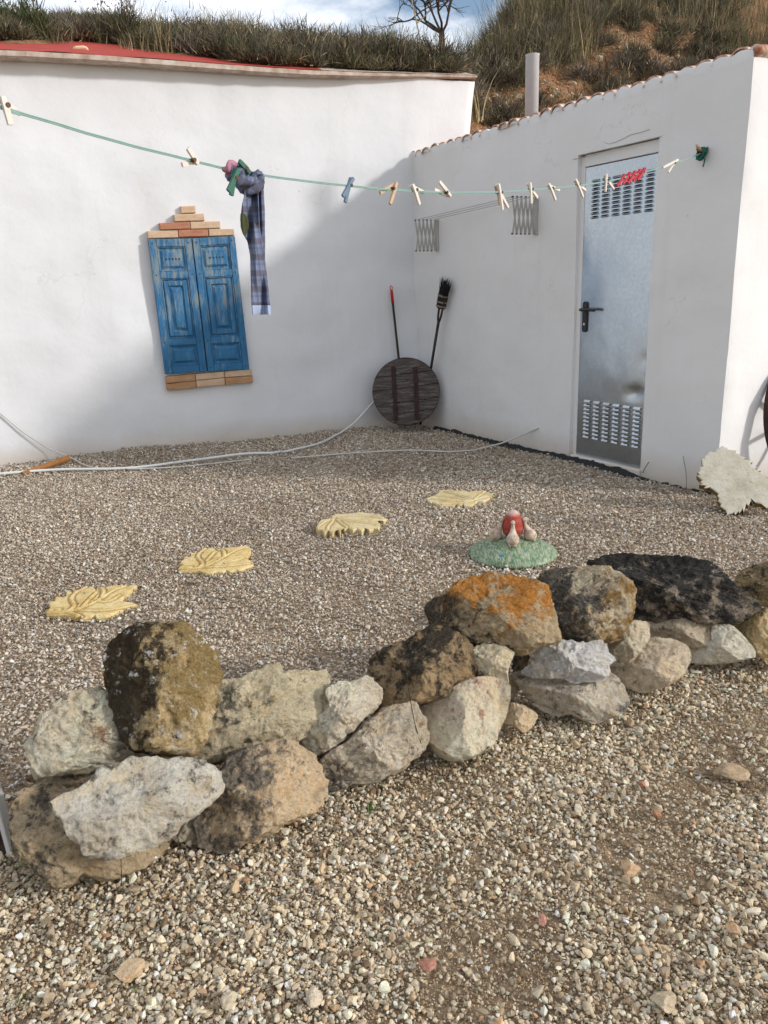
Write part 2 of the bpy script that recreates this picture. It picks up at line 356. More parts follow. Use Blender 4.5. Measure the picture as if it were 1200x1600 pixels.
c = k.mix(0.45, c, k.mix(k.n('RGBToBW', Color=e3).outputs[0], (0.10, 0.07, 0.05), (0.40, 0.34, 0.26)))
k.col(c); p = k.bump(e2, 0.6, 0.01); k.bump(k.vor(75), 0.6, 0.012, p)
tag(mesh_obj('ground', GV, GF, k.m, smooth=True, origin=(0, 0, 0)), kind='structure')

# line of the dry stone wall (its foot), photograph x -> distance from the camera
BASE = [(-80, 1385), (50, 1378), (200, 1370), (330, 1335), (500, 1245), (560, 1225), (720, 1190), (815, 1140), (900, 1130), (1020, 1078), (1120, 1035), (1200, 1035), (1330, 1040)]
def base_dist(px):
    y = np.interp(px, [b[0] for b in BASE], [b[1] for b in BASE]); g = gnd(px, y); return math.hypot(g[0], g[1])
_bx = np.array([gnd(*b)[:2] for b in BASE]); _bx = _bx[np.argsort(_bx[:, 0])]

# gravel: pebbles as instances on loose points
peb_col = bpy.data.collections.new('pebble_shapes')
def pebble(seed):
    import bmesh
    r = np.random.default_rng(seed); bm = bmesh.new(); bmesh.ops.create_icosphere(bm, subdivisions=2, radius=1.0)
    P = np.array([v.co for v in bm.verts])
    for _ in range(13):
        n = unit(r.normal(size=3)); off = r.uniform(0.42, 0.78); d = P @ n - off; P[d > 0] -= np.outer(d[d > 0], n)
    P *= np.array([1.0, r.uniform(0.6, 0.9), r.uniform(0.45, 0.7)])
    for v, p in zip(bm.verts, P): v.co = p
    me = bpy.data.meshes.new('pebble'); bm.to_mesh(me); bm.free()
    return me
k = M('pebble_stone', 0.85, spec=0.2)
pn = k.noise(1.6, 5, 0.65)
k.col(k.mix(k.ramp(pn, [(0.3, 0.0), (0.7, 1.0)]), k.mix(1.0, k.attr('col', 'INSTANCER'), (0.72, 0.68, 0.62), 'MULTIPLY'), k.attr('col', 'INSTANCER')))
k.bump(k.noise(5, 4, 0.7), 0.35, 0.15)
for i in range(10):
    me = pebble(100 + i); me.materials.append(k.m); peb_col.objects.link(bpy.data.objects.new('pebble_shape', me))
def gravel_nodes():
    ng = bpy.data.node_groups.new('scatter_pebbles', 'GeometryNodeTree')
    ng.interface.new_socket('Geometry', in_out='INPUT', socket_type='NodeSocketGeometry'); ng.interface.new_socket('Geometry', in_out='OUTPUT', socket_type='NodeSocketGeometry')
    N, L = ng.nodes, ng.links
    gi, go = N.new('NodeGroupInput'), N.new('NodeGroupOutput'); ip = N.new('GeometryNodeInstanceOnPoints'); ci = N.new('GeometryNodeCollectionInfo')
    ci.inputs['Collection'].default_value = peb_col; ci.inputs['Separate Children'].default_value = True; ci.inputs['Reset Children'].default_value = True
    def na(name, t):
        a = N.new('GeometryNodeInputNamedAttribute'); a.data_type = t; a.inputs['Name'].default_value = name; return a.outputs['Attribute']
    L.new(gi.outputs[0], ip.inputs['Points']); L.new(ci.outputs[0], ip.inputs['Instance']); ip.inputs['Pick Instance'].default_value = True
    L.new(na('idx', 'INT'), ip.inputs['Instance Index']); L.new(na('rot', 'FLOAT_VECTOR'), ip.inputs['Rotation']); L.new(na('scl', 'FLOAT_VECTOR'), ip.inputs['Scale'])
    L.new(ip.outputs[0], go.inputs[0]); return ng
NG = gravel_nodes()
def sinnoise(x, y, seed, f):
    r = np.random.default_rng(seed); h = 0
    for i in range(10):
        a = r.uniform(0, 6.28); ff = f * 1.45 ** (i % 5) ; h = h + np.sin(ff * (x * math.cos(a) + y * math.sin(a)) + r.uniform(0, 6.28)) / (1.25 ** (i % 5))
    return h / 3.4
def gravel(name, P, size, cols, label):
    n = len(P); me = bpy.data.meshes.new(name); me.vertices.add(n); me.vertices.foreach_set('co', P.astype(np.float32).ravel())
    a = me.attributes.new('idx', 'INT', 'POINT'); a.data.foreach_set('value', rng.integers(0, 10, n).astype(np.int32))
    rot = np.stack([rng.normal(0, 0.5, n), rng.normal(0, 0.5, n), rng.uniform(0, 6.28, n)], 1)
    a = me.attributes.new('rot', 'FLOAT_VECTOR', 'POINT'); a.data.foreach_set('vector', rot.astype(np.float32).ravel())
    sc = size[:, None] * np.stack([rng.uniform(0.9, 1.25, n), rng.uniform(0.8, 1.1, n), rng.uniform(0.8, 1.2, n)], 1)
    a = me.attributes.new('scl', 'FLOAT_VECTOR', 'POINT'); a.data.foreach_set('vector', sc.astype(np.float32).ravel())
    a = me.attributes.new('col', 'FLOAT_COLOR', 'POINT'); a.data.foreach_set('color', np.c_[cols, np.ones(n)].astype(np.float32).ravel())
    o = bpy.data.objects.new(name, me); COL.objects.link(o); md = o.modifiers.new('scatter', 'NODES'); md.node_group = NG
    return tag(o, label, 'gravel', kind='stuff')
def scatter(n, xr, yr):
    x = rng.uniform(*xr, n); y = rng.uniform(*yr, n); kp = np.abs(x) < 0.56 * y + 0.9; return x[kp], y[kp]
def wall_y(x): return np.interp(x, _bx[:, 0], _bx[:, 1])
def in_yard(x, y):
    dx, dy = x - K[0], y - K[1]
    return ((dx * BD[0] + dy * BD[1]) < 0.0) & ((dx * RN[0] + dy * RN[1] > 0.0) | ((x - FC[0]) * RD[0] + (y - FC[1]) * RD[1] > 0.0))
def palette(n, cols, w):
    C = np.array(cols)[rng.choice(len(cols), n, p=np.array(w) / sum(w))]; return np.clip(C * rng.uniform(0.70, 1.30, (n, 1)), 0.02, 0.85)
x, y = scatter(800000, (-5, 5), (1.3, 7.8))
kp = (y > wall_y(x) + 0.10) & in_yard(x, y) & (rng.uniform(size=len(x)) < np.where(y < 4, 1.0, 1.0 - 0.10 * (y - 4)))
x, y = x[kp], y[kp]
size = np.clip(rng.lognormal(math.log(0.0054), 0.34, len(x)), 0.0026, 0.015) * (1 + 0.05 * np.maximum(0, y - 3))
cc = palette(len(x), [(0.53, 0.46, 0.375), (0.68, 0.61, 0.51), (0.46, 0.35, 0.25), (0.24, 0.195, 0.15), (0.80, 0.75, 0.67), (0.42, 0.375, 0.32)], [30, 20, 18, 14, 8, 16])
patch = np.clip(sinnoise(x, y, 3, 2.2), -1, 1)[:, None]; cc = np.clip(cc * (1.08 + 0.12 * patch), 0, 0.87)
gravel('courtyard_gravel', np.c_[x, y, gz(x, y) - 0.012 + rng.uniform(-0.1, 1.5, len(x)) * size], size, cc, 'fine grey beige gravel covering the courtyard behind the stones')
x, y = scatter(470000, (-2.8, 3.2), (0.55, 2.9))
pm = sinnoise(x, y, 5, 3.2) + 0.5 * sinnoise(x, y, 9, 9)
kp = (y < wall_y(x) + 0.12) & in_yard(x, y) & (rng.uniform(size=len(x)) < np.clip(1.0 - 0.8 * np.clip((pm - 0.16) / 0.5, 0, 1), 0.26, 1))
x, y = x[kp], y[kp]; pm = pm[kp]
size = np.clip(rng.lognormal(math.log(0.0050), 0.42, len(x)), 0.0022, 0.017)
cc = palette(len(x), [(0.70, 0.585, 0.415), (0.80, 0.70, 0.54), (0.57, 0.43, 0.275), (0.85, 0.79, 0.66), (0.50, 0.40, 0.28), (0.58, 0.37, 0.22), (0.30, 0.21, 0.13)], [31, 27, 15, 13, 10, 2, 5])
cc = cc * (1 - 0.16 * np.clip(pm, 0, 1))[:, None]
gravel('path_gravel', np.c_[x, y, gz(x, y) - 0.012 + rng.uniform(-0.2, 1.4, len(x)) * size], size, cc, 'coarser cream gravel with bare earth in front of the stones')

# fine grit between the pebbles
x, y = scatter(320000, (-2.2, 2.4), (0.6, 2.6)); kp = (y < wall_y(x) + 0.05) & in_yard(x, y); x, y = x[kp], y[kp]
size = rng.uniform(0.0013, 0.0032, len(x)); cc = palette(len(x), [(0.62, 0.48, 0.31), (0.46, 0.33, 0.19), (0.72, 0.62, 0.46), (0.30, 0.20, 0.115)], [3, 3, 2, 2])
gravel('grit', np.c_[x, y, gz(x, y) - 0.0115 + rng.uniform(0, 0.6, len(x)) * size], size, cc, 'fine brown grit between the pebbles in front of the stones')

# ------------------------------------------------------------------ white house (left)
house = thing('white_house', 'white plastered house with red painted roof edge built into the hillside', 'house', qs(-2, 0))
def fbm(p, o=4): return mnoise.fractal(Vector(p), 0.9, 2.0, o)
def wall_grid(fpos, us, vs, hole=None, amp=0.01, sc=1.1):
    """grid of a wall face; fpos(u,v)->point, normal; hole=(u0,u1,v0,v1)"""
    V = []; idx = {}; F = []
    for j, v in enumerate(vs):
        for i, u in enumerate(us):
            p, n = fpos(u, v); d = amp * fbm(p * sc) + amp * 0.35 * fbm(p * 4.5); idx[i, j] = len(V); V.append(p + n * d)
    for j in range(len(vs) - 1):
        for i in range(len(us) - 1):
            if hole and hole[0] - 1e-4 <= us[i] and us[i + 1] <= hole[1] + 1e-4 and hole[2] - 1e-4 <= vs[j] and vs[j + 1] <= hole[3] + 1e-4: continue
            F.append((idx[i, j], idx[i + 1, j], idx[i + 1, j + 1], idx[i, j + 1]))
    return V, F, idx
HT = 2.965
def fl(u, v):
    end = 0.555 + (v - 2.5) * 0.13
    q = -6.0 + (u + 6.0) / 6.555 * (end + 6.0); return qs(q, 0, v), LN
us = np.linspace(-6.0, 0.555, 95); vs = np.linspace(-0.15, HT + 0.07, 44)
V, F, idx = wall_grid(fl, us, vs, amp=0.022)
b = len(V); e = len(us) - 1                       # right end return and top of the wall
for j, v in enumerate(vs): V.append(V[idx[e, j]] + BD * 2.6 - QD * 0.02)
F += [(idx[e, j], b + j, b + j + 1, idx[e, j + 1]) for j in range(len(vs) - 1)]
mesh_obj('wall', V, F, MAT['plaster'], house, smooth=True)
mesh_obj('gable', [qs(0.60, 0.01, HT - 0.03), qs(0.60, 2.4, HT - 0.03), qs(0.60, 2.4, HT + 0.80), qs(0.60, 0.01, HT + 0.05), qs(0.45, 0.01, HT - 0.03), qs(0.45, 2.4, HT - 0.03), qs(0.45, 2.4, HT + 0.80), qs(0.45, 0.01, HT + 0.05)], [(0, 1, 2, 3), (7, 6, 5, 4), (0, 3, 7, 4), (1, 5, 6, 2), (0, 4, 5, 1)], MAT['plaster'], house)
# roof: thin slab, tapering overhang, pitched up towards the hill
def over(q): return float(np.interp(q, [-6, -3.5, -2.0, -0.6, 0.1, 0.6], [0.15, 0.15, 0.14, 0.10, 0.05, 0.03]))
def zroof(q, s): return HT + 0.012 * math.sin(1.7 * q) + 0.010 * float(np.interp(q, [-4, -1, 0.6], [0, 0.6, 1.0])) + 0.335 * max(0.0, s + 0.15)
qq = np.linspace(-6.1, 0.63, 70); ss = [0, 0.02, 0.15, 0.4, 0.8, 1.3, 2.0]
V = []; F = []
for q in qq:
    for s in ss:
        q2 = q; V.append(qs(q2, s - over(q), zroof(q, s - over(q)) + 0.055 + 0.006 * fbm((q * 3, s * 3, 1))))
n = len(ss)
F = [(i * n + j, (i + 1) * n + j, (i + 1) * n + j + 1, i * n + j + 1) for i in range(len(qq) - 1) for j in range(n - 1)]
roof = mesh_obj('roof', V, F, None, house, smooth=True, mats=[MAT['red_paint'], MAT['edge']], fm=[0 if qq[i] < -0.85 else 1 for i in range(len(qq) - 1) for j in range(n - 1)])
V = []; F = []
for q in qq:
    th2 = float(np.interp(q, [-6, -1.2, 0.3, 0.7], [0.032, 0.032, 0.016, 0.012])); w = 0.007 * fbm((q * 2.5, 3, 2)) + 0.004 * fbm((q * 9, 3, 2)); o = over(q); zz = zroof(q, -o)
    V += [qs(q, -o + w + 0.03, zz + 0.058), qs(q, -o + w - 0.004, zz + 0.05), qs(q, -o + w, zz + 0.05 - th2), qs(q, -o + 0.05, zz + 0.042 - th2), qs(q, 0.25, zroof(q, -o) + 0.03)]
F = [(i * 5 + j, i * 5 + j + 1, (i + 1) * 5 + j + 1, (i + 1) * 5 + j) for i in range(len(qq) - 1) for j in range(4)]
F += [(0, 1, 2, 3, 4), tuple((len(qq) - 1) * 5 + j for j in (4, 3, 2, 1, 0))]
mesh_obj('roof_edge', V, F, MAT['edge'], roof, smooth=False)

# ------------------------------------------------------------------ outbuilding (right)
shed = thing('outbuilding', 'low white outbuilding with steel door and tiled eave on the right', 'building', FC)
RL = float(np.linalg.norm(FC - K)); RT = 2.42
FD = unit(np.array([0.85, 0.53, 0])); FN = unit(np.array([FD[1], -FD[0], 0]))
dTL, dTR, dBR, dBL = onR(909.4, 263.5), onR(1025, 237.3), onR(998.7, 734.3), onR(896.4, 708)
def ru(p): return float((p - K) @ RD)
D0, D1 = (ru(dTL) + ru(dBL)) / 2, (ru(dTR) + ru(dBR)) / 2; DZ0, DZ1 = 0.045, 2.02
H0, H1, HZ0, HZ1 = D0 - 0.045, D1 + 0.012, 0.0, 2.105
us = np.unique(np.r_[np.linspace(-0.3, H0, 46), np.linspace(H0, H1, 8), np.linspace(H1, RL, 12)].round(5)); vs = np.unique(np.r_[np.linspace(-0.15, HZ0, 3), np.linspace(HZ0, HZ1, 30), np.linspace(HZ1, RT, 6)].round(5))
def fr(u, v): return K + RD * u + Z * v, RN
V, F, idx = wall_grid(fr, us, vs, hole=(H0, H1, HZ0, HZ1), amp=0.010, sc=1.3)
# rounded outer corner and the sunlit end wall
ne = len(us) - 1; rows = []
cor = [(0.006, 0.012), (0.02, 0.02)]
for j, v in enumerate(vs):
    row = [len(V)]; V.append(V[idx[ne, j]].copy())
    wob = 0.012 * fbm((1.0, 7, v * 2.5)) + 0.006 * fbm((4.0, 7, v * 9))
    for t in list(np.linspace(0.03, 3.2, 42)):
        p = FC + RD * 0.004 + FD * t + Z * v
        p = p + FN * (0.014 * fbm(p * 1.5) + 0.005 * fbm(p * 6)); row.append(len(V)); V.append(p)
    rows.append(row)
for j in range(len(vs) - 1): F += [(rows[j][i], rows[j][i + 1], rows[j + 1][i + 1], rows[j + 1][i]) for i in range(len(rows[0]) - 1)]
# shift the right wall's outer corner slightly
i0 = [i for i, u in enumerate(us) if abs(u - H0) < 1e-4][0]; i1 = [i for i, u in enumerate(us) if abs(u - H1) < 1e-4][0]
j0 = [j for j, v in enumerate(vs) if abs(v - HZ0) < 1e-4][0]; j1 = [j for j, v in enumerate(vs) if abs(v - HZ1) < 1e-4][0]
loop = [(i, j0) for i in range(i0, i1 + 1)] + [(i1, j) for j in range(j0 + 1, j1 + 1)] + [(i, j1) for i in range(i1 - 1, i0 - 1, -1)] + [(i0, j) for j in range(j1 - 1, j0, -1)]
b = len(V)
RV = [V[idx[ij]] for ij in loop]; RV += [v - RN * 0.16 for v in RV]; nl_ = len(loop)
mesh_obj('wall', V, F, MAT['plaster_r'], shed, smooth=True)
mesh_obj('door_reveal', RV, [(a, nl_ + a, nl_ + (a + 1) % nl_, (a + 1) % nl_) for a in range(nl_)], MAT['plaster_r'], shed)
mb = MB()          # top of the walls, back and far side close the volume
cA, cB = K + RD * -0.3, FC + RD * 0.01
mb.add([cA + Z * (RT - 0.01), cB + Z * (RT - 0.01), cB + FD * 3.2 + Z * (RT + 0.3), cA + FD * 3.2 + Z * (RT + 0.3)], [(0, 1, 2, 3)])
mb.add([cB + FD * 3.2 - Z * .1, cA + FD * 3.2 - Z * .1, cA + FD * 3.2 + Z * (RT + 0.3), cB + FD * 3.2 + Z * (RT + 0.3)], [(0, 1, 2, 3)])
mb.add([cB + FD * 0.02 + Z * (RT - 0.02), cB + FD * 3.2 + Z * (RT - 0.02), cB + FD * 3.2 + Z * (RT + 0.3)], [(0, 1, 2)])
troof = mb.build('roof', MAT['tile'], shed)
# barrel tiles along the eave, white mortar plugs below red clay
def tile_mesh():
    V = []; F = []; fmi = []; n = 9; R, r, ln = 0.062, 0.048, 0.42
    rows = []
    for t, (d, lift) in enumerate(((0, 0.0), (ln, 0.045))):
        for rad in (R * (1 - 0.06 * t), r * (1 - 0.06 * t)):
            row = []
            for kk in range(n):
                a = math.pi * kk / (n - 1); row.append(len(V)); V.append(RD * (math.cos(a) * rad) + (FD * d) + Z * (math.sin(a) * rad * 0.72 + lift))
            rows.append(row)
    for kk in range(n - 1):
        F += [(rows[0][kk], rows[0][kk + 1], rows[2][kk + 1], rows[2][kk]), (rows[0][kk + 1], rows[0][kk], rows[1][kk], rows[1][kk + 1])]; fmi += [0, 0]
    c0 = len(V); V += [v - RN * -0.004 * 0 + FD * 0.012 for v in [V[i] for i in rows[1]]]; F.append(tuple(range(c0, c0 + n))); fmi.append(1)
    me = bpy.data.meshes.new('roof_tile'); me.from_pydata([tuple(v) for v in V], [], F); me.materials.append(MAT['tile']); me.materials.append(MAT['plaster_r']); me.polygons.foreach_set('material_index', fmi); return me
tm = tile_mesh(); nt_ = int((RL + 0.02) / 0.118)
for i in range(nt_ + 1):
    o = bpy.data.objects.new('roof_tile', tm); COL.objects.link(o); o.parent = shed
    p = K + RD * (0.0 + 0.118 * i + random.uniform(-0.008, 0.008)) + RN * random.uniform(0.0, 0.022) + Z * (RT - 0.012 + random.uniform(-0.008, 0.006)) - FC
    o.location = p; o.rotation_euler = (random.uniform(-0.03, 0.03), random.uniform(-0.03, 0.03), random.uniform(-0.06, 0.06))
o = mesh_obj('ridge_tile', MB().tube([FC + FD * t + Z * (RT + 0.0 + 0.012 * math.sin(t * 20)) for t in np.linspace(0.0, 3.2, 30)], 0.03, 8).V, MB().tube([FC + FD * t for t in np.linspace(0, 3.2, 30)], 0.03, 8).F, MAT['tile'], shed, smooth=True)
# wavy mortar bed under the tiles
V = []; F = []
for i, u in enumerate(np.linspace(0.0, RL, 170)):
    hh = RT + 0.005 + 0.018 * abs(math.sin(math.pi * u / 0.118 + 1.57)) + 0.008 * fbm((u * 6, 2, 2)); p = K + RD * u
    of = 0.008 + 0.006 * fbm((u * 5, 8, 1)); V += [p - RN * 0.02 + Z * (RT - 0.10), p + RN * (of + 0.004) + Z * (hh - 0.01), p + RN * (of - 0.01) + Z * hh, p - RN * 0.12 + Z * hh]
F = [(i * 4 + j, i * 4 + j + 1, i * 4 + 5 + j, i * 4 + 4 + j) for i in range(169) for j in range(3)]
mesh_obj('eave_mortar', V, F, MAT['plaster_r'], shed, smooth=True)
# door: galvanised sheet leaf in a recess
NB_ = -RN
def rq(u0, u1, z0, z1, off=0.0): return [K + RD * u0 + Z * z1 + RN * off, K + RD * u1 + Z * z1 + RN * off, K + RD * u1 + Z * z0 + RN * off, K + RD * u0 + Z * z0 + RN * off]
nu, nv = 26, 70; V = []; F = []
for j in range(nv + 1):
    for i in range(nu + 1):
        u, v = i / nu, j / nv
        dent = 0.012 * math.exp(-((u - 0.84) / 0.10) ** 2 - ((v - 0.255 - 0.04 * (u - 0.84)) / 0.016) ** 2) + 0.004 * math.exp(-((u - 0.95) / 0.05) ** 2 - ((v - 0.37) / 0.02) ** 2)
        ripple = 0.0022 * fbm((u * 1.6, v * 3.4, 3.0))
        V.append(K + RD * lerp(D0, D1, u) + Z * lerp(DZ0, DZ1, v) + RN * (-0.032 - dent + ripple))
F = [(j * (nu + 1) + i, j * (nu + 1) + i + 1, (j + 1) * (nu + 1) + i + 1, (j + 1) * (nu + 1) + i) for j in range(nv) for i in range(nu)]
door = mesh_obj('door', V, F, MAT['zinc'], shed, smooth=True); tag(door, 'dented galvanised steel door with two fields of louvre slots')
mb = MB(); fw = 0.018
mb.slab(rq(H0 - 0.02, D0 - 0.004, 0.0, HZ1 - 0.01, 0), RN, -0.15, -0.030, 0.003); mb.slab(rq(D0 - 0.004, D1, DZ1 + 0.006, HZ1 - 0.005, 0), RN, -0.15, -0.024, 0.003)
mb.slab(rq(D0 - 0.02, D1 + 0.02, -0.05, DZ0 - 0.004, 0), RN, -0.15, 0.015, 0.006)
mb.build('door_frame', MAT['plaster_r'], shed)
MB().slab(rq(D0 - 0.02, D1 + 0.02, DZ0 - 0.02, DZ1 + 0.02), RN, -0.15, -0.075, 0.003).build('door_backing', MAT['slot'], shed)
for (z0, z1) in ((1.70, 1.93), (0.19, 0.45)):
    mb = MB()
    for a in range(6):
        for r_ in range(10):
            uu = lerp(D0, D1, 0.11 + 0.148 * a); zc = lerp(z0, z1, r_ / 9)
            P0 = [K + RD * (uu + w) + Z * zz + RN * oo for w in (0, 0.058) for zz, oo in ((zc - 0.0075, -0.017), (zc + 0.0075, -0.030), (zc - 0.0075, -0.033))]
            mb.add(P0, [(0, 1, 4, 3)], 0); mb.add(P0, [(0, 3, 5, 2)], 1); mb.add(P0, [(0, 2, 1), (3, 4, 5)], 0)
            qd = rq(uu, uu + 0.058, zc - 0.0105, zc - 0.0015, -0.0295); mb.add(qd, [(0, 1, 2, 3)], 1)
    tag(mb.build('vent_louvres', None, door, mats=[MAT['zinc'], MAT['slot']]), kind='stuff')
hz = float(onR(911, 492)[2]); hu = D0 + 0.045
mb = MB(); ptsh = []
for a in range(20):
    an = 2 * math.pi * a / 20; ptsh.append((0.021 * math.cos(an), 0.021 * math.sin(an) + (0.085 if math.sin(an) > 0 else -0.085)))
Vh = [K + RD * (hu + a) + Z * (hz - 0.015 + b_) + RN * o_ for o_ in (-0.034, -0.020) for a, b_ in ptsh]
mb.add(Vh, [tuple(range(20, 40))] + [(i, (i + 1) % 20, 20 + (i + 1) % 20, 20 + i) for i in range(20)])
h0 = K + RD * hu + Z * (hz + 0.035)
mb.tube([h0 - RN * 0.035, h0 + RN * 0.012], 0.013, 10)
mb.tube(smooth_pts([h0 + RN * 0.012 - RD * 0.012, h0 + RN * 0.016 + RD * 0.02, h0 + RN * 0.016 + RD * 0.08, h0 + RN * 0.008 + RD * 0.125 - Z * 0.004], 4), 0.010, 8)
handle = mb.build('door_handle', MAT['black'], door, smooth=False)
MB().lathe([(0.0085, 0), (0.0085, 0.004)], K + RD * hu + Z * (hz - 0.065) - RN * 0.021, 12, RN).build('keyhole', MAT['zinc_light'], handle)
# chimney pipe
pc = onplane(831, 150, K + FD * 0.35, RN); pc[2] = RT + 0.0; ptop = onplane(831, 86, K + FD * 0.35, RN)[2]
MB().lathe([(0.052, -0.1), (0.052, ptop - pc[2] - 0.004), (0.056, ptop - pc[2]), (0.048, ptop - pc[2]), (0.048, ptop - pc[2] - 0.05)], pc, 24).build('chimney_pipe', MAT['zinc_light'], shed, smooth=True)
# crack in the plaster over the door: thin tubes, its shade put into their colour
cp = smooth_pts([onR(a, b_, 0.004) for a, b_ in ((922, 240), (930, 232), (941, 221), (952, 225), (975, 216), (984, 211), (1000, 207), (1015, 202))], 3)
k = M('crack_shadow', 0.95); k.col((0.30, 0.27, 0.23)); MAT['crack'] = k.m
mb = MB(); mb.tube(cp, [0.0013] * len(cp), 5); mb.tube(smooth_pts([onR(896, 249, 0.004), onR(925, 243, 0.004), onR(960, 232, 0.004), onR(1000, 221, 0.004), onR(1034, 213, 0.004)], 4), 0.0018, 5)
mb.build('plaster_crack', MAT['crack'], shed)
# bitumen strip along the foot of the wall
V = []; F = []; n = 120
for i, u in enumerate(np.linspace(0.30, RL - 0.02, n)):
    zt = float(np.interp(u, [0.3, 0.6, 1.2, 1.85, 2.1, 2.6, 2.75, 2.9, RL], [0.012, 0.018, 0.014, 0.022, 0.030, 0.034, 0.012, -0.005, 0.006])) + 0.016 * fbm((u * 7, 1, 4)) + 0.012 * fbm((u * 23, 1, 4)); p = K + RD * u; of = 0.025 + 0.014 * fbm((u * 4, 5, 4)) + 0.01 * fbm((u * 19, 5, 4))
    V += [p + RN * 0.008 + Z * (zt - 0.012), p + RN * of * 0.6 + Z * zt, p + RN * of + Z * (zt - 0.008), p + RN * (of + 0.03) - Z * 0.03]
F = [(i * 4 + j, i * 4 + j + 1, i * 4 + 5 + j, i * 4 + 4 + j) for i in range(n - 1) for j in range(3)]
mesh_obj('base_membrane', V, F, MAT['membrane'], shed, smooth=True)

# ------------------------------------------------------------------ hillside
def hill(q, s):
    s0 = float(np.interp(q, [-6, -3.6, -3.1, -2.75, -2.45, -2.2, -1.9, -1.2, -0.7, 0.6], [0.72, 0.72, 0.55, 0.95, 1.05, 0.85, 0.42, 0.14, 0.02, 0.0]))
    zl = zroof(min(q, 0.6), s0) + 0.06 + 0.05 * min(1, max(0, (s - s0) * 4)) + float(np.interp(s - s0, [-1, 0, 0.7, 2.0, 4, 9, 40], [-0.45, 0.0, 0.12, 0.30, 0.60, 1.0, 1.1]))
    zr = float(np.interp(s, [-1, 0.2, 0.8, 1.5, 2.3, 3.5, 5.0, 8.0, 40], [1.2, 1.85, 2.65, 3.35, 3.95, 4.75, 5.35, 5.8, 6.0])) + 0.22 * min(2.5, max(0, q - 1.2)) * min(1, max(0, s) / 2)
    t = min(1, max(0, (q - 0.05 - 0.50 * max(0, s)) / (0.55 + 0.30 * max(0, s)))); t = t * t * (3 - 2 * t)
    bump = 0.10 * fbm((q * 1.3, s * 1.3, 5)) + 0.05 * fbm((q * 4, s * 4, 5))
    return lerp(zl, zr, t) + bump * (0.3 + 0.7 * t)
HQ = np.r_[np.linspace(-7, 8, 150)]; HS = np.r_[np.linspace(0.14, 4.5, 50), np.linspace(4.8, 14, 16), [20, 30, 60]]
V = []; keep = {}
for i, q in enumerate(HQ):
    for j, s in enumerate(HS):
        V.append(qs(q * (1 + 0.02 * s), s, hill(q, s) - (0.5 if j == 0 else 0.0)))
n = len(HS); F = [(i * n + j, (i + 1) * n + j, (i + 1) * n + j + 1, i * n + j + 1) for i in range(len(HQ) - 1) for j in range(n - 1)]
def hz_(q, s): return qs(q * (1 + 0.02 * s), s, hill(q, s))
k = M('orange_earth_bank', 0.95, spec=0.1); e1 = k.noise(2.2, 8, 0.7); e2 = k.noise(14, 8, 0.7); e3 = k.vor(18, out='Color')
c = k.ramp(e1, [(0.3, (0.20, 0.085, 0.036)), (0.5, (0.36, 0.165, 0.07)), (0.7, (0.44, 0.27, 0.14))])
c = k.mix(k.ramp(e2, [(0.4, 0.0), (0.65, 0.7)]), c, (0.38, 0.27, 0.17)); c = k.mix(k.ramp(k.noise(5, 7, 0.7), [(0.5, 0.0), (0.68, 0.8)]), c, (0.11, 0.075, 0.045))
k.col(c); p = k.bump(e2, 1.0, 0.06); k.bump(k.vor(18), 0.7, 0.04, p)
tag(mesh_obj('hillside', V, F, k.m, smooth=True, origin=K), kind='structure')

bp = []
for _ in range(9000):
    q = random.uniform(0.4, 4.6); s_ = random.uniform(0.15, 2.4); bp.append(hz_(q, s_) + Z * 0.004)
bp = np.array(bp); size = np.clip(rng.lognormal(math.log(0.011), 0.5, len(bp)), 0.004, 0.045)
gravel('bank_rubble', bp, size, palette(len(bp), [(0.48, 0.24, 0.11), (0.58, 0.42, 0.27), (0.34, 0.15, 0.07), (0.70, 0.62, 0.50)], [5, 4, 3, 2]), 'loose orange and pale rubble on the earth bank')
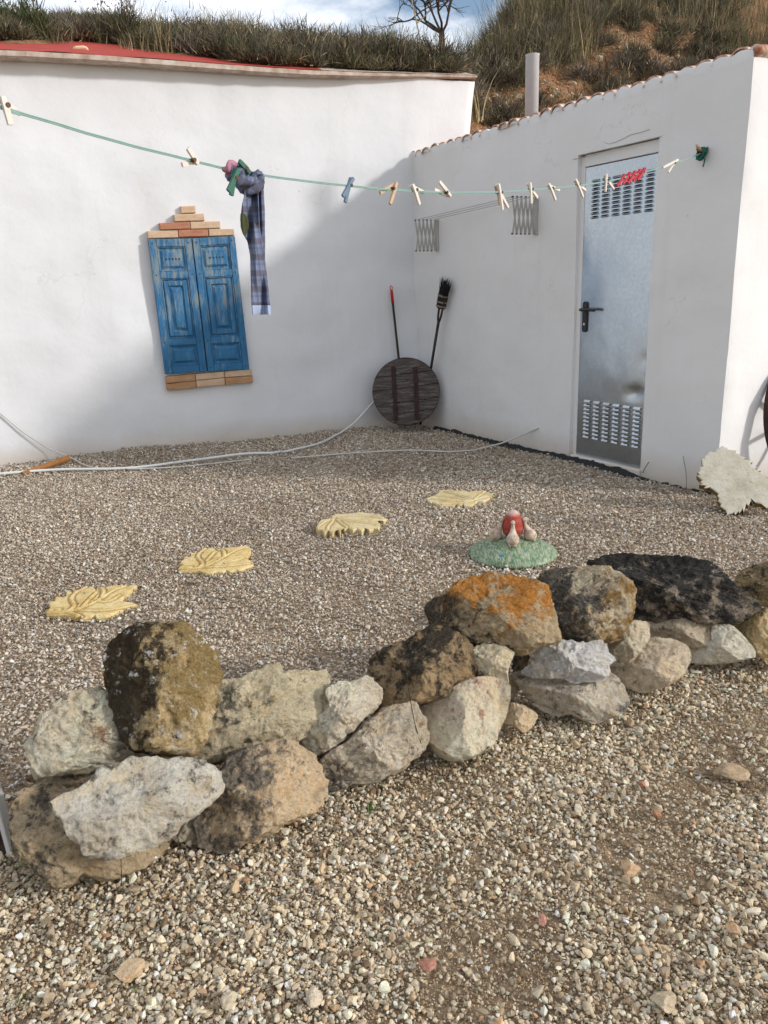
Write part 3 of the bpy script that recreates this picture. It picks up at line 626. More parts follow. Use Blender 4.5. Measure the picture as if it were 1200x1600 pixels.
# blades: thin tapering strips (grass, stalks, twigs, small leaves)
def blades(name, B, D, L, W, bend, C, mat, parent=None, segs=3):
    n = len(B); D = D / np.linalg.norm(D, axis=1, keepdims=True); side = np.cross(D, rng.normal(size=(n, 3))); side /= np.linalg.norm(side, axis=1, keepdims=True)
    bd = rng.normal(size=(n, 3)); bd[:, 2] = -0.4; bd /= np.linalg.norm(bd, axis=1, keepdims=True)
    rows = []
    for kk in range(segs + 1):
        t = kk / segs; c = B + D * (L * t)[:, None] + bd * (bend * L * t * t)[:, None]; w = (W * (1 - t) ** 0.7 * 0.5)[:, None]
        rows += [c - side * w, c + side * w] if kk < segs else [c]
    V = np.stack(rows, 1); m_ = V.shape[1]; idx = np.arange(n)[:, None] * m_
    F = []
    for kk in range(segs - 1): F.append(idx + np.array([[2 * kk, 2 * kk + 1, 2 * kk + 3, 2 * kk + 2]]))
    T = idx + np.array([[2 * segs - 2, 2 * segs - 1, 2 * segs]])
    quads = np.concatenate(F).astype(np.int32) if F else np.zeros((0, 4), np.int32); T = T.astype(np.int32)
    V = V.reshape(-1, 3); o0 = ORIG[parent.name] if parent is not None else np.array([V[:, 0].mean(), V[:, 1].mean(), B[:, 2].min()])
    me = bpy.data.meshes.new(name); me.vertices.add(len(V)); me.vertices.foreach_set('co', (V - o0).astype(np.float32).ravel())
    nl = quads.size + T.size; me.loops.add(nl); me.loops.foreach_set('vertex_index', np.r_[quads.ravel(), T.ravel()].astype(np.int32))
    me.polygons.add(len(quads) + len(T)); me.polygons.foreach_set('loop_start', np.r_[np.arange(len(quads)) * 4, quads.size + np.arange(len(T)) * 3].astype(np.int32))
    me.update(calc_edges=True); me.validate()
    a = me.attributes.new('col', 'FLOAT_COLOR', 'POINT'); a.data.foreach_set('color', np.repeat(np.c_[C, np.ones(n)], m_, 0).astype(np.float32).ravel())
    me.materials.append(mat); o = bpy.data.objects.new(name, me); COL.objects.link(o)
    if parent is not None: o.parent = parent
    else: o.location = o0
    ORIG[o.name] = o0; return o
k = M('vegetation', 0.75, spec=0.2); k.col(k.attr('col')); tr = k.b.inputs.get('Transmission Weight'); MAT['veg'] = k.m
OLIVE, GREYGREEN, DARKBROWN, STRAW, GREEN, REED = (0.095, 0.098, 0.045), (0.135, 0.130, 0.088), (0.098, 0.072, 0.048), (0.38, 0.30, 0.17), (0.058, 0.078, 0.024), (0.21, 0.175, 0.085)
def vcol(n, pal, w): return palette(n, pal, w)
def bush_arrays(c, R, H, n, pal, w, lw=(0.004, 0.010), ll=(0.05, 0.14)):
    """twigs and small leaves through an uneven dome"""
    d = rng.normal(size=(n, 3)); d[:, 2] = np.abs(d[:, 2]) + 0.12; d /= np.linalg.norm(d, axis=1, keepdims=True)
    lob = 1 + 0.28 * np.sin(3 * np.arctan2(d[:, 1], d[:, 0]) + rng.uniform(0, 6)) + 0.2 * np.sin(7 * np.arctan2(d[:, 1], d[:, 0]) + 5 * d[:, 2] + rng.uniform(0, 6))
    rr = rng.uniform(0.15, 1.0, n) ** 0.6 * lob
    P = np.asarray(c) + d * rr[:, None] * np.array([R, R, H]) * 0.85
    D = d + rng.normal(0, 0.45, (n, 3)) + np.array([0, 0, 0.5]); L = rng.uniform(*ll, n); W = rng.uniform(*lw, n)
    return P, D, L, W, np.full(n, 0.3), vcol(n, pal, w)
def grass_arrays(c, rad, n, h, pal, w, lean=0.16, wd=(0.003, 0.006)):
    c = np.asarray(c); P = c + np.c_[rng.normal(0, rad, (n, 2)), np.zeros(n)]
    D = np.c_[rng.normal(0, lean, (n, 2)) + (P - c)[:, :2] * 0.8, np.ones(n)]; L = h * rng.uniform(0.35, 1.1, n); W = rng.uniform(*wd, n)
    return P, D, L, W, rng.uniform(0.05, 0.45, n), vcol(n, pal, w)
def cat(L): return [np.concatenate([a[i] for a in L]) for i in range(6)]
# the scrub mass
S = []; G = []
for _ in range(950):
    q = random.uniform(-5.6, 5.5); s = random.uniform(0.05, 3.4)
    if q < 0.6:
        s0 = float(np.interp(q, [-6, -3.6, -3.1, -2.75, -2.45, -2.2, -1.9, -1.2, -0.7, 0.6], [0.72, 0.72, 0.55, 0.95, 1.05, 0.85, 0.42, 0.14, 0.02, 0.0])); s = s0 + 0.10 + (random.random() ** 1.6) * 2.2
    elif random.random() < (0.70 if s < 0.8 else (0.08 if s < 1.6 else 0.0)): continue
    if q > 0.5 and q < 0.8 and s < 0.5: continue
    if q < 0.6: s = max(s, 0.26)
    p = hz_(q, s) - Z * 0.04; g = random.random(); R_ = random.uniform(0.14, 0.32)
    pal, w = ([OLIVE, GREYGREEN, DARKBROWN, STRAW], [4, 4, 4, 0.5]) if g < 0.5 else (([GREYGREEN, DARKBROWN, STRAW], [3, 5, 1]) if g < 0.8 else ([(0.16, 0.14, 0.115), (0.11, 0.085, 0.07), STRAW], [5, 4, 0.6]))
    if q > 0.6: R_ *= 0.95
    if q < 0.5: p[2] = max(p[2], zroof(q, s) + 0.03)
    if q < -1.7: R_ *= 0.64
    f_ = random.uniform(0.55, 1.5); pal = [tuple(c_ * f_ for c_ in cc_) for cc_ in pal]
    S.append(bush_arrays(p, R_, R_ * (random.uniform(0.6, 1.0) if q < 0.6 else random.uniform(0.7, 1.2)), 520, pal, w))
for _ in range(70):          # small tufts hanging over the roof edge, right of the red strip
    q = random.uniform(-1.5, 0.5); s = random.uniform(0.04, 0.22); p = qs(q, s, zroof(q, s) + 0.05); R_ = random.uniform(0.07, 0.13); f_ = random.uniform(0.6, 1.4)
    S.append(bush_arrays(p, R_, R_ * 0.9, 260, [tuple(c_ * f_ for c_ in cc_) for cc_ in (OLIVE, GREYGREEN, DARKBROWN, STRAW)], [3, 4, 4, 1]))
tag(blades('hill_scrub', *cat(S), MAT['veg'], segs=2), 'low dry grey green scrub covering the hillside above the roofs', 'scrub', kind='stuff')
for _ in range(1700):
    q = random.uniform(-5.6, 6.0); s = random.uniform(0.2, 5.5)
    if q < 0.7:
        if s < 0.45 or (q < -2.2 and random.random() < 0.75) or random.random() < 0.15: continue
        h = random.uniform(0.20, 0.55) * (1.0 if q > -2.0 else 0.7)
    else:
        if s < 1.75 + 0.3 * math.sin(q * 2.1): continue
        h = random.uniform(0.35, 0.85)
    f_ = random.uniform(0.6, 1.35); w = random.choice(([2, 4, 3, 1.5], [4, 3, 1, 1], [1, 3, 5, 2], [1, 4, 2, 4])); pal = [tuple(c_ * f_ for c_ in cc_) for cc_ in (STRAW, REED, OLIVE, DARKBROWN)]
    if q < 0.75 and hill(q, s) < zroof(min(q, 0.6), s) - 0.02: continue
    G.append(grass_arrays(hz_(q, s) - Z * 0.02, 0.05 if q < 0.7 else 0.09, 34 if q < 0.7 else 60, h, pal, w))
tag(blades('hill_grass', *cat(G), MAT['veg']), 'tall dry straw and olive grass growing along the top of the hill', 'grass', kind='stuff')

# single plants that stand out on the crest
def plant_at(px, s, name, label, cat_, arr, group=None):
    d = ray(px, 80); q0 = None
    # walk along the view direction until s behind the house wall
    t = (s + (K - CAM) @ BD) / (d @ BD); p = CAM + d * t; q = float((p - K) @ QD) / (1 + 0.02 * s); base = hz_(q, s)
    th = thing(name, label, cat_, base, group); return th, base
th, b_ = plant_at(20, 1.0, 'evergreen_bush', 'dense dark green bush at the left end of the roof', 'bush', None)
blades('foliage', *cat([bush_arrays(b_ - Z * 0.03 + np.array([dx, 0, 0]), 0.26, 0.36 + dz, 2200, [GREEN, OLIVE, (0.085, 0.09, 0.04)], [4, 3, 2], (0.006, 0.013), (0.03, 0.09)) for dx, dz in ((-0.15, 0.06), (0.15, -0.04))]), MAT['veg'], th, segs=2)
MB().tube([b_ - Z * 0.05, b_ + Z * 0.2], [0.02, 0.008], 6).build('stem', MAT['stick'], th)
th, b_ = plant_at(195, 1.15, 'seed_head_shrub', 'brown olive shrub with dark seed heads on thin stalks above the red roof', 'shrub', None)
blades('foliage', *bush_arrays(b_ - Z * 0.03, 0.30, 0.30, 2600, [OLIVE, DARKBROWN, GREYGREEN], [4, 4, 2]), MAT['veg'], th, segs=2)
sx = [grass_arrays(b_ + np.array([dx, 0, 0.1]), 0.10, 26, 0.44, [DARKBROWN], [1], 0.2) for dx in (-0.2, -0.05, 0.1)]
blades('stalks', *cat(sx), MAT['veg'], th)
tips = cat(sx); P = tips[0] + tips[1] / np.linalg.norm(tips[1], axis=1, keepdims=True) * (tips[2] * rng.uniform(0.75, 1.0, len(tips[2])))[:, None]
P = np.repeat(P, 5, 0); n = len(P); sh_ = blades('seed_heads', P, rng.normal(size=(n, 3)), np.full(n, 0.016), np.full(n, 0.012), np.zeros(n), vcol(n, [DARKBROWN], [1]), MAT['veg'], th, segs=1); tag(sh_, kind='stuff')
th, b_ = plant_at(60, 1.3, 'bare_twig_shrub', 'leafless thin twiggy shrub rising against the sky above the roof', 'shrub', None)
mb = MB()
for _ in range(14):
    a = random.uniform(-0.6, 0.6); p1 = b_ + np.array([math.sin(a) * 0.2, random.uniform(-.05, .05), 0.28 + random.uniform(-0.06, 0.05)]); p2 = p1 + np.array([math.sin(a) * 0.12 + random.uniform(-.05, .05), 0, random.uniform(0.08, 0.2)])
    mb.tube([b_, lerp(b_, p1, 0.5) + np.array([0.01, 0, 0.01]), p1, p2], [0.005, 0.004, 0.003, 0.0015], 4)
mb.build('twigs', MAT['stick'], th)
th, b_ = plant_at(372, 1.0, 'reed_clump', 'upright clump of brown reedy grass above the roof edge', 'grass clump', None)
blades('stems', *cat([grass_arrays(b_ + np.array([dx, 0, 0]), 0.06, 170, 0.52, [REED, DARKBROWN, STRAW], [4, 3, 2], 0.12) for dx in (-0.22, -0.05, 0.12)]), MAT['veg'], th)
th, b_ = plant_at(665, 0.45, 'broken_reed', 'single pale broken cane leaning behind the house roof', 'reed', None)
MB().tube([b_ - Z * 0.1, b_ + np.array([-0.06, 0, 0.35]), b_ + np.array([-0.13, 0, 0.66])], [0.008, 0.007, 0.005], 5).tube([b_ + np.array([-0.075, 0, 0.42]), b_ + np.array([0.03, 0, 0.50])], [0.006, 0.004], 5).build('cane', simple('pale_cane', (0.34, 0.27, 0.16), 0.8), th)
th, b_ = plant_at(700, 0.45, 'dry_cane_clump', 'clump of pale dry canes behind the right end of the house roof', 'cane clump', None)
blades('stems', *cat([grass_arrays(b_ + np.array([dx, 0, -0.05]), 0.05, 26, 0.62, [STRAW, REED], [3, 2], 0.14, (0.005, 0.010)) for dx in (-0.1, 0.1, 0.25)]), MAT['veg'], th)
# bare tree on the crest
d = ray(690, 40); s = 4.2; t = (s + (K - CAM) @ BD) / (d @ BD); p = CAM + d * t; q = float((p - K) @ QD) / (1 + 0.02 * s); tb = hz_(q, s)
tree = thing('bare_tree', 'leafless dark branched tree on the crest against the sky', 'tree', tb)
k = M('dark_bark', 0.9); k.col(k.mix(k.noise(20, 5), (0.035, 0.026, 0.02), (0.09, 0.07, 0.055))); MAT['bark'] = k.m
mb = MB(); r_ = random.Random(4)
def branch(p, d, L, r, lev, mbx):
    pts = [p]; rad = [r]
    for i in range(4):
        d = unit(d + np.array([r_.uniform(-.48, .48), r_.uniform(-.35, .35), r_.uniform(-.34, .40)])); p = p + d * L / 4; pts.append(p); rad.append(r * (1 - 0.13 * (i + 1)))
    mbx.tube(pts, rad, 6 if lev < 2 else 4)
    if lev < 4:
        for i in range(4):
            base = pts[r_.choice([2, 3, 4])]; dd = unit(d + np.array([r_.uniform(-1.1, 1.1), r_.uniform(-0.7, 0.7), r_.uniform(-0.35, 0.5)])); branch(base, dd, L * r_.uniform(0.55, 0.78), r * 0.62, lev + 1, mbx)
htop = float((ray(690, 46)[2] / math.hypot(*ray(690, 46)[:2])) * math.hypot(*tb[:2]) + CAM_H)
trunk = MB().tube([tb - Z * 0.2, tb + Z * max(0.15, htop - tb[2]) * 0.6, np.array([tb[0], tb[1], htop])], [0.07, 0.05, 0.038], 8).build('trunk', MAT['bark'], tree, smooth=True)
for dd in ((-0.7, 0, 0.75), (0.05, 0.2, 1.0), (0.75, 0, 0.65), (-1.0, 0.1, 0.40), (0.4, -0.4, 0.8)):
    mb = MB(); branch(np.array([tb[0], tb[1], htop - 0.05]), unit(dd), 0.58, 0.019, 1, mb); mb.build('branch', MAT['bark'], tree)

# ------------------------------------------------------------------ stones
def stone_mat(name, c0, c1, dark=(0.05, 0.045, 0.035), da=0.0, dv=(0, 0, 0), orange=(0.42, 0.20, 0.05), oa=0.0, ov=(0, 0, 0), white=0.0, sc=1.0, seed=0):
    k = M(name, 0.9, spec=0.12); off = (seed * 1.7, seed * 2.3, seed * 0.9)
    c0 = (min(0.76, c0[0] * 1.46), min(0.73, c0[1] * 1.41), min(0.68, c0[2] * 1.31)); c1 = (min(0.82, c1[0] * 1.46), min(0.79, c1[1] * 1.41), min(0.74, c1[2] * 1.31))
    def vv(a, b, c): return k.mapv((sc, sc, sc), loc=(off[0] + a, off[1] + b, off[2] + c))
    v = vv(0, 0, 0)
    n1 = k.noise(7, 9, 0.68, vec=v); n2 = k.noise(30, 8, 0.72, vec=v); n3 = k.noise(110, 6, 0.72, vec=v); n4 = k.noise(11, 10, 0.78, vec=vv(5, 1, 2), dist=0.5); n5 = k.noise(13, 10, 0.76, vec=vv(1, 7, 3), dist=0.4)
    def dev(x, g): return k.math('MULTIPLY', k.math('SUBTRACT', x, 0.5), g)
    c = k.mix(k.ramp(n1, [(0.36, 0.0), (0.64, 1.0)]), c0, c1)
    c = k.mix(k.ramp(n2, [(0.36, 0.50), (0.48, 0.0)]), c, tuple(x * 0.45 for x in c0))
    c = k.mix(k.ramp(k.noise(16, 9, 0.74, vec=vv(9, 4, 2)), [(0.52, 0.0), (0.66, 0.65)]), c, (c1[0] * 0.95, c1[1] * 0.76, c1[2] * 0.52))
    c = k.mix(k.ramp(k.noise(48, 7, 0.75, vec=vv(2, 9, 6)), [(0.56, 0.0), (0.68, 0.6)]), c, tuple(min(0.8, x * 1.3) for x in c1))
    c = k.mix(k.ramp(n3, [(0.34, 0.5), (0.45, 0.0)]), c, tuple(x * 0.40 for x in c0)); c = k.mix(k.ramp(n3, [(0.55, 0.0), (0.68, 0.5)]), c, tuple(min(0.82, x * 1.25) for x in c1))
    if oa > 0:
        msk = k.math('ADD', k.math('ADD', dev(n4, 1.7), dev(n2, 0.8)), k.math('ADD', k.dot(ov), 0.5)); T = 0.78 - 0.55 * oa
        c = k.mix(k.ramp(msk, [(T - 0.06, 0.0), (T + 0.10, 0.92)]), c, k.mix(k.ramp(n3, [(0.3, 0.0), (0.7, 1.0)]), tuple(x * 0.42 for x in orange), tuple(min(0.8, x * 1.15) for x in orange)))
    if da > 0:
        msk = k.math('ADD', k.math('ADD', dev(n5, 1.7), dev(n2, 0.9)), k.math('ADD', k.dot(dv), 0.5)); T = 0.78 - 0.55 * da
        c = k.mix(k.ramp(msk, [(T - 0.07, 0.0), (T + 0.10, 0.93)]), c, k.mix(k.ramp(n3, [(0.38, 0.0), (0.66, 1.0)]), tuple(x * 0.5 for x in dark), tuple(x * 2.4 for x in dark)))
    if white > 0: c = k.mix(k.ramp(k.noise(34, 8, 0.78, vec=vv(3, 2, 8)), [(0.70 - white * 0.24, 0.0), (0.77 - white * 0.24, 0.85)]), c, (0.68, 0.66, 0.61))
    c = k.mix(k.ramp(k.noise(70, 6, 0.7, vec=vv(7, 7, 1)), [(0.30, 0.85), (0.40, 0.0)]), c, tuple(x * 0.22 for x in c0))
    k.col(c); p = k.bump(n5, 0.7, 0.03 / sc ** 2); p = k.bump(n2, 1.0, 0.022 / sc ** 2, p); k.bump(n3, 0.9, 0.009 / sc ** 2, p); return k.m
def rock(poly, mat, label, seed, back=0.12, thick=0.9, cuts=6, rough=1.0, up=0.7, group='stones of the low dry stone wall', name='stone', soft=1, ground=False):
    """outline traced in a plane facing the view, given its own distance, thickness and broken facets"""
    P = np.array(poly, float); a = P[:, 0]; b = P[:, 1]; a2, b2 = np.roll(a, -1), np.roll(b, -1); cr_ = a * b2 - a2 * b; A = cr_.sum() / 2
    cx, cy = ((a + a2) * cr_).sum() / (6 * A), ((b + b2) * cr_).sum() / (6 * A)
    d = ray(cx, cy); D = base_dist(cx) + back; n = unit(d)
    if ground:
        ib = int(np.argmax(b)); g = gnd(a[ib], b[ib], 0.022); c = CAM + n * ((g - CAM) @ n)
    else: c = CAM + d * (D / math.hypot(d[0], d[1]))
    e1 = unit(np.cross(n, Z)); e2 = np.cross(e1, n)
    O = np.array([[(p - c) @ e1, (p - c) @ e2] for p in (onplane(x_, y_, c, n) for x_, y_ in P)])
    O = resample(chaikin(O * 1.06, soft, 0.18), 150); w, h = np.ptp(O[:, 0]), np.ptp(O[:, 1]); T = thick * 0.62 * min(w, h, 0.36)
    R = np.random.default_rng(seed); S_ = math.sqrt(w * h); ctr = O.mean(0) * 0
    # faceted front: the lowest of several broken planes, running into a rounded rim; rounder back
    deg = math.radians; faces = [(0.86, 0.0, 0.0)]
    for th0, spread, mlo, mhi, clo, chi in ((15, 30, 0.55, 1.05, 0.70, 0.98), (180, 35, 0.5, 1.0, 0.72, 1.0), (90, 22, 0.55 * max(up, 0.5) + 0.15, 0.9 * max(up, 0.5) + 0.2, 0.62, 0.92), (-90, 28, 0.35, 0.8, 0.78, 1.05)):
        th = deg(th0 + R.uniform(-spread, spread)); mm = R.uniform(mlo, mhi); faces.append((R.uniform(clo, chi), mm * math.cos(th), mm * math.sin(th)))
    for _ in range(cuts // 2):
        th = R.uniform(0, 6.28); mm = R.uniform(0.3, 1.1); faces.append((R.uniform(0.85, 1.15), mm * math.cos(th), mm * math.sin(th)))
    Mr = 34; V = []; tt = np.linspace(0, 1, Mr + 1)[1:]; sig = 1 - (1 - tt) ** 1.9; sig[-1] = 1.0
    def edge(x): return max(0.0, 1 - x ** 5) ** 0.55
    rows_ = [('f', x) for x in sig] + [('b', x) for x in sig[-2::-1]]
    for side_, x in rows_:
        q_ = O * x; X = q_ / np.array([w / 2, h / 2])
        if side_ == 'f':
            hgt = np.full(len(O), edge(x))
            for c_, sx_, sy_ in faces:
                pl_ = c_ - (sx_ * X[:, 0] + sy_ * X[:, 1]); hgt = np.minimum(hgt, np.maximum(pl_, 0.0 if x == 1.0 else 0.06 * (1 - x)))
            dd = -T * hgt
        else: dd = np.full(len(O), T * 0.85 * edge(x))
        V.append(np.c_[q_, dd])
    f0 = -T * min(0.86, min(c_ for c_, _, _ in faces)); V.append(np.array([[0, 0, f0]])); V.append(np.array([[0, 0, T * 0.85]])); V = np.concatenate(V)
    W = V[:, :1] * e1 + V[:, 1:2] * e2 + V[:, 2:] * n; nr = len(rows_)
    sd_ = R.uniform(0, 50, 3); rad = W - n * (W @ n)[:, None] * 0.2 - n * 0.35 * T; rad = rad / np.maximum(1e-5, np.linalg.norm(rad, axis=1, keepdims=True))
    dn_, dr_ = np.empty(len(W)), np.empty(len(W))
    for i, p in enumerate(W):
        q1 = Vector((p / S_) * 2.4 + sd_); q2 = Vector(p * 17 + sd_); q3 = Vector(p * 60 + sd_)
        vd = mnoise.voronoi(Vector(p * 12 + sd_))[0]
        dn_[i] = 0.045 * S_ * mnoise.fractal(q1, 1.0, 2.0, 3)
        dr_[i] = rough * (0.0085 * mnoise.fractal(q2, 0.8, 2.1, 4) + 0.0060 * mnoise.fractal(q3, 0.6, 2.0, 3) + 0.013 * (min(vd[1] - vd[0], 0.35) - 0.16) - 0.010 * max(0.0, mnoise.ridged_multi_fractal(Vector(p * 8 + sd_), 1.0, 2.0, 3, 1.0, 2.0) - 1.6) * 0.5)
    W = W + n * dn_[:, None] + rad * dr_[:, None] + c
    N = len(O); F = [(i * N + j, i * N + (j + 1) % N, (i + 1) * N + (j + 1) % N, (i + 1) * N + j) for i in range(nr - 1) for j in range(N)]
    c0, c1 = nr * N, nr * N + 1
    F += [(c0, (j + 1) % N, j) for j in range(N)] + [(c1, (nr - 1) * N + j, (nr - 1) * N + (j + 1) % N) for j in range(N)]
    o = mesh_obj(name, W, F, mat, smooth=True, origin=c); return tag(o, label, 'stone', group)
def zA(L): return [(x / 3.3333, 960 + y / 3.3333) for x, y in L]
def zB(L): return [(300 + x / 3, 1020 + y / 3) for x, y in L]
def zC(L): return [(560 + x / 3.529, 880 + y / 3.529) for x, y in L]
def zD(L): return [(800 + x / 3, 840 + y / 3) for x, y in L]
CR0, CR1 = (0.46, 0.385, 0.285), (0.60, 0.53, 0.42); GY0, GY1 = (0.30, 0.265, 0.205), (0.46, 0.41, 0.33); BL = (0.028, 0.025, 0.021)
rock(zA([(75, 1030), (110, 950), (200, 890), (330, 900), (620, 1010), (880, 1140), (835, 1250), (740, 1315), (600, 1360), (500, 1370), (430, 1350), (370, 1400), (290, 1412), (200, 1330), (130, 1280), (85, 1220)]), stone_mat('stone_mossy_tan', (0.33, 0.26, 0.175), (0.47, 0.38, 0.265), da=0.30, dv=(-0.9, 0, 0.5), dark=(0.08, 0.07, 0.055), seed=1), 'large mossy brown stone on the ground at the left end, under the slab', 1, ground=True, thick=0.9)
rock(zA([(205, 860), (420, 800), (620, 770), (620, 850), (450, 930), (320, 965), (250, 935), (205, 890)]), stone_mat('stone_wedge', GY0, CR0, da=0.2, seed=2), 'small grey wedge stone squeezed below the broken white stone', 2, back=0.20, thick=0.9)
rock(zA([(132, 838), (200, 845), (225, 880), (195, 892), (150, 865)]), stone_mat('stone_chip_brown', (0.14, 0.09, 0.06), (0.22, 0.15, 0.1), seed=3), 'dark brown flat chip sticking out at the far left of the wall', 3, back=0.25, cuts=3, up=0)
rock(zA([(150, 690), (165, 640), (215, 600), (230, 540), (285, 478), (330, 442), (420, 410), (590, 405), (660, 480), (740, 600), (860, 680), (985, 715), (900, 762), (740, 762), (600, 780), (450, 800), (300, 830), (205, 852), (180, 790)]), stone_mat('stone_broken_white', (0.50, 0.42, 0.31), (0.64, 0.57, 0.46), da=0.06, dv=(0, 0, 0.9), oa=0.25, ov=(0.5, 0, 1.5), orange=(0.42, 0.26, 0.14), white=0.35, seed=4), 'cream stone with freshly broken white left end, upper left of the wall', 4, back=0.17, thick=0.85)
rock(zB([(-70, 500), (-30, 420), (30, 380), (70, 330), (100, 200), (130, 150), (240, 120), (320, 85), (400, 65), (418, 102), (480, 90), (560, 100), (618, 90), (632, 180), (660, 240), (600, 320), (520, 390), (470, 412), (430, 410), (380, 440), (280, 450), (180, 490), (80, 520), (0, 522)]), stone_mat('stone_grey_buff', (0.38, 0.33, 0.235), (0.54, 0.475, 0.345), da=0.30, dv=(-0.6, 0, 0), dark=(0.07, 0.065, 0.052), seed=5), 'big buff stone with grey patches right of the standing dark stone', 5, back=0.20, thick=0.8)
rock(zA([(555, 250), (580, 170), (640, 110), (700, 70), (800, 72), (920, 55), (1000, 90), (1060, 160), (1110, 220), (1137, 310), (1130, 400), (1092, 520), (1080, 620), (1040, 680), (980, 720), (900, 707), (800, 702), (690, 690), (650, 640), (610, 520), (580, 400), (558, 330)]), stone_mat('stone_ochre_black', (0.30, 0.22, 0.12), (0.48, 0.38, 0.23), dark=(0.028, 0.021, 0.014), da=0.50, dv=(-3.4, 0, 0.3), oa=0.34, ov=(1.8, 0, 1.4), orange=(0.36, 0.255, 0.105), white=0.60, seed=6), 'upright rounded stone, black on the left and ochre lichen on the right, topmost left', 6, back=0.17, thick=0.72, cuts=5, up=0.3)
rock(zA([(890, 1165), (960, 1060), (1050, 1030), (1080, 1110), (1000, 1180), (930, 1185)]), stone_mat('stone_gap', GY0, GY1, da=0.1, seed=7), 'small shaded stone in the gap beside the pale slab', 7, ground=True, cuts=3)
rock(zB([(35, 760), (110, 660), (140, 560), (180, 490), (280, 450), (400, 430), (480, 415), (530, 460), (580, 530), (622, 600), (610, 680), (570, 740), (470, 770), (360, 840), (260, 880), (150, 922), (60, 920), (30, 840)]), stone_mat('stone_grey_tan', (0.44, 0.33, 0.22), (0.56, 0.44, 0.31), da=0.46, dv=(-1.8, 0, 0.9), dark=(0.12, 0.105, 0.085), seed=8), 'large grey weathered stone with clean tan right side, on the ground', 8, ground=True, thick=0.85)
rock(zA([(300, 965), (420, 900), (560, 800), (700, 755), (860, 770), (930, 745), (1060, 780), (1132, 810), (1132, 930), (1080, 980), (960, 1080), (850, 1180), (720, 1230), (600, 1252), (470, 1250), (430, 1190), (350, 1110), (320, 1020)]), stone_mat('stone_pale_slab', (0.45, 0.40, 0.33), (0.62, 0.58, 0.51), da=0.24, dv=(0, 0, 1.4), dark=(0.12, 0.105, 0.085), oa=0.22, orange=(0.46, 0.35, 0.22), white=0.40, seed=9), 'pale grey slab leaning in front, lower left of the wall', 9, back=-0.03, thick=0.55, cuts=6, up=0.9)
rock(zB([(628, 190), (700, 150), (830, 113), (882, 200), (840, 270), (760, 350), (700, 410), (640, 450), (570, 482), (530, 450), (498, 400), (560, 330), (650, 250)]), stone_mat('stone_slanted_pale', (0.52, 0.43, 0.33), (0.65, 0.57, 0.47), da=0.08, dv=(-1, 0, 0), seed=10), 'small pale slanted stone between the buff stone and the black brown one', 10, back=0.07, thick=0.9)
rock(zB([(590, 520), (640, 460), (730, 410), (830, 320), (900, 270), (1030, 245), (1070, 310), (1112, 400), (1060, 470), (990, 530), (900, 590), (800, 610), (730, 622), (680, 640), (620, 632), (600, 580)]), stone_mat('stone_speckled', (0.33, 0.28, 0.21), (0.52, 0.46, 0.38), da=0.36, dv=(-0.6, 0, -0.5), dark=(0.06, 0.055, 0.048), oa=0.12, white=0.45, seed=11), 'speckled grey brown stone on the ground at the middle of the wall', 11, ground=True, thick=0.85)
rock(zC([(325, 790), (380, 740), (450, 720), (560, 670), (640, 640), (720, 640), (822, 670), (820, 760), (800, 850), (765, 930), (730, 1000), (640, 1060), (520, 1082), (440, 1040), (390, 970), (390, 900), (350, 840)]), stone_mat('stone_pink_cream', (0.52, 0.41, 0.31), (0.63, 0.54, 0.43), oa=0.18, ov=(0, 0, 0.6), orange=(0.46, 0.26, 0.18), da=0.03, white=0.1, seed=12), 'smooth pinkish cream boulder under the black brown stone', 12, ground=True, thick=0.85, rough=0.5)
rock(zC([(800, 700), (840, 608), (887, 640), (882, 700), (830, 757)]), stone_mat('stone_pink_chip', CR0, CR1, seed=13), 'little pinkish stone peeking out beside the cream boulder', 13, back=0.17, cuts=3, rough=0.6)
rock(zC([(640, 460), (720, 440), (862, 488), (840, 540), (820, 600), (822, 672), (770, 692), (720, 660), (690, 600), (640, 550)]), stone_mat('stone_triangle', (0.50, 0.40, 0.28), (0.62, 0.54, 0.42), da=0.05, seed=14), 'small triangular cream stone wedged under the orange lichen stone', 14, back=0.04, cuts=6, rough=0.6)
rock(zC([(845, 480), (970, 455), (960, 560), (900, 640), (850, 600)]), stone_mat('stone_shade', (0.10, 0.08, 0.06), (0.2, 0.16, 0.12), da=0.3, seed=15), 'dark stone set back in the gap left of the bright white stone', 15, back=0.24, cuts=4)
rock(zC([(70, 530), (140, 480), (290, 420), (400, 345), (470, 355), (530, 395), (612, 440), (636, 520), (642, 640), (560, 682), (440, 742), (330, 772), (230, 792), (160, 792), (110, 730), (75, 640)]), stone_mat('stone_black_brown', (0.20, 0.145, 0.085), (0.34, 0.255, 0.16), dark=BL, da=0.50, dv=(0, 0.3, 1.6), oa=0.25, ov=(0.2, 0, -1.0), orange=(0.36, 0.22, 0.10), white=0.12, seed=16), 'black and brown weathered stone lower left of the orange lichen stone', 16, back=0.15, thick=0.95, up=0.9)
rock(zC([(385, 260), (430, 200), (520, 150), (600, 90), (720, 65), (820, 85), (960, 95), (1030, 130), (1055, 220), (1080, 330), (1097, 420), (1050, 440), (970, 455), (910, 490), (830, 480), (720, 455), (600, 430), (510, 400), (450, 350), (400, 310)]), stone_mat('stone_orange_lichen', (0.27, 0.21, 0.135), (0.42, 0.34, 0.23), da=0.24, dv=(-1.4, 0, -1.4), dark=(0.05, 0.04, 0.03), oa=0.24, ov=(0.2, 0, 3.0), orange=(0.58, 0.23, 0.035), white=0.3, seed=17), 'big stone with bright orange lichen on its top', 17, back=0.16, thick=0.95, up=0.9, cuts=5)
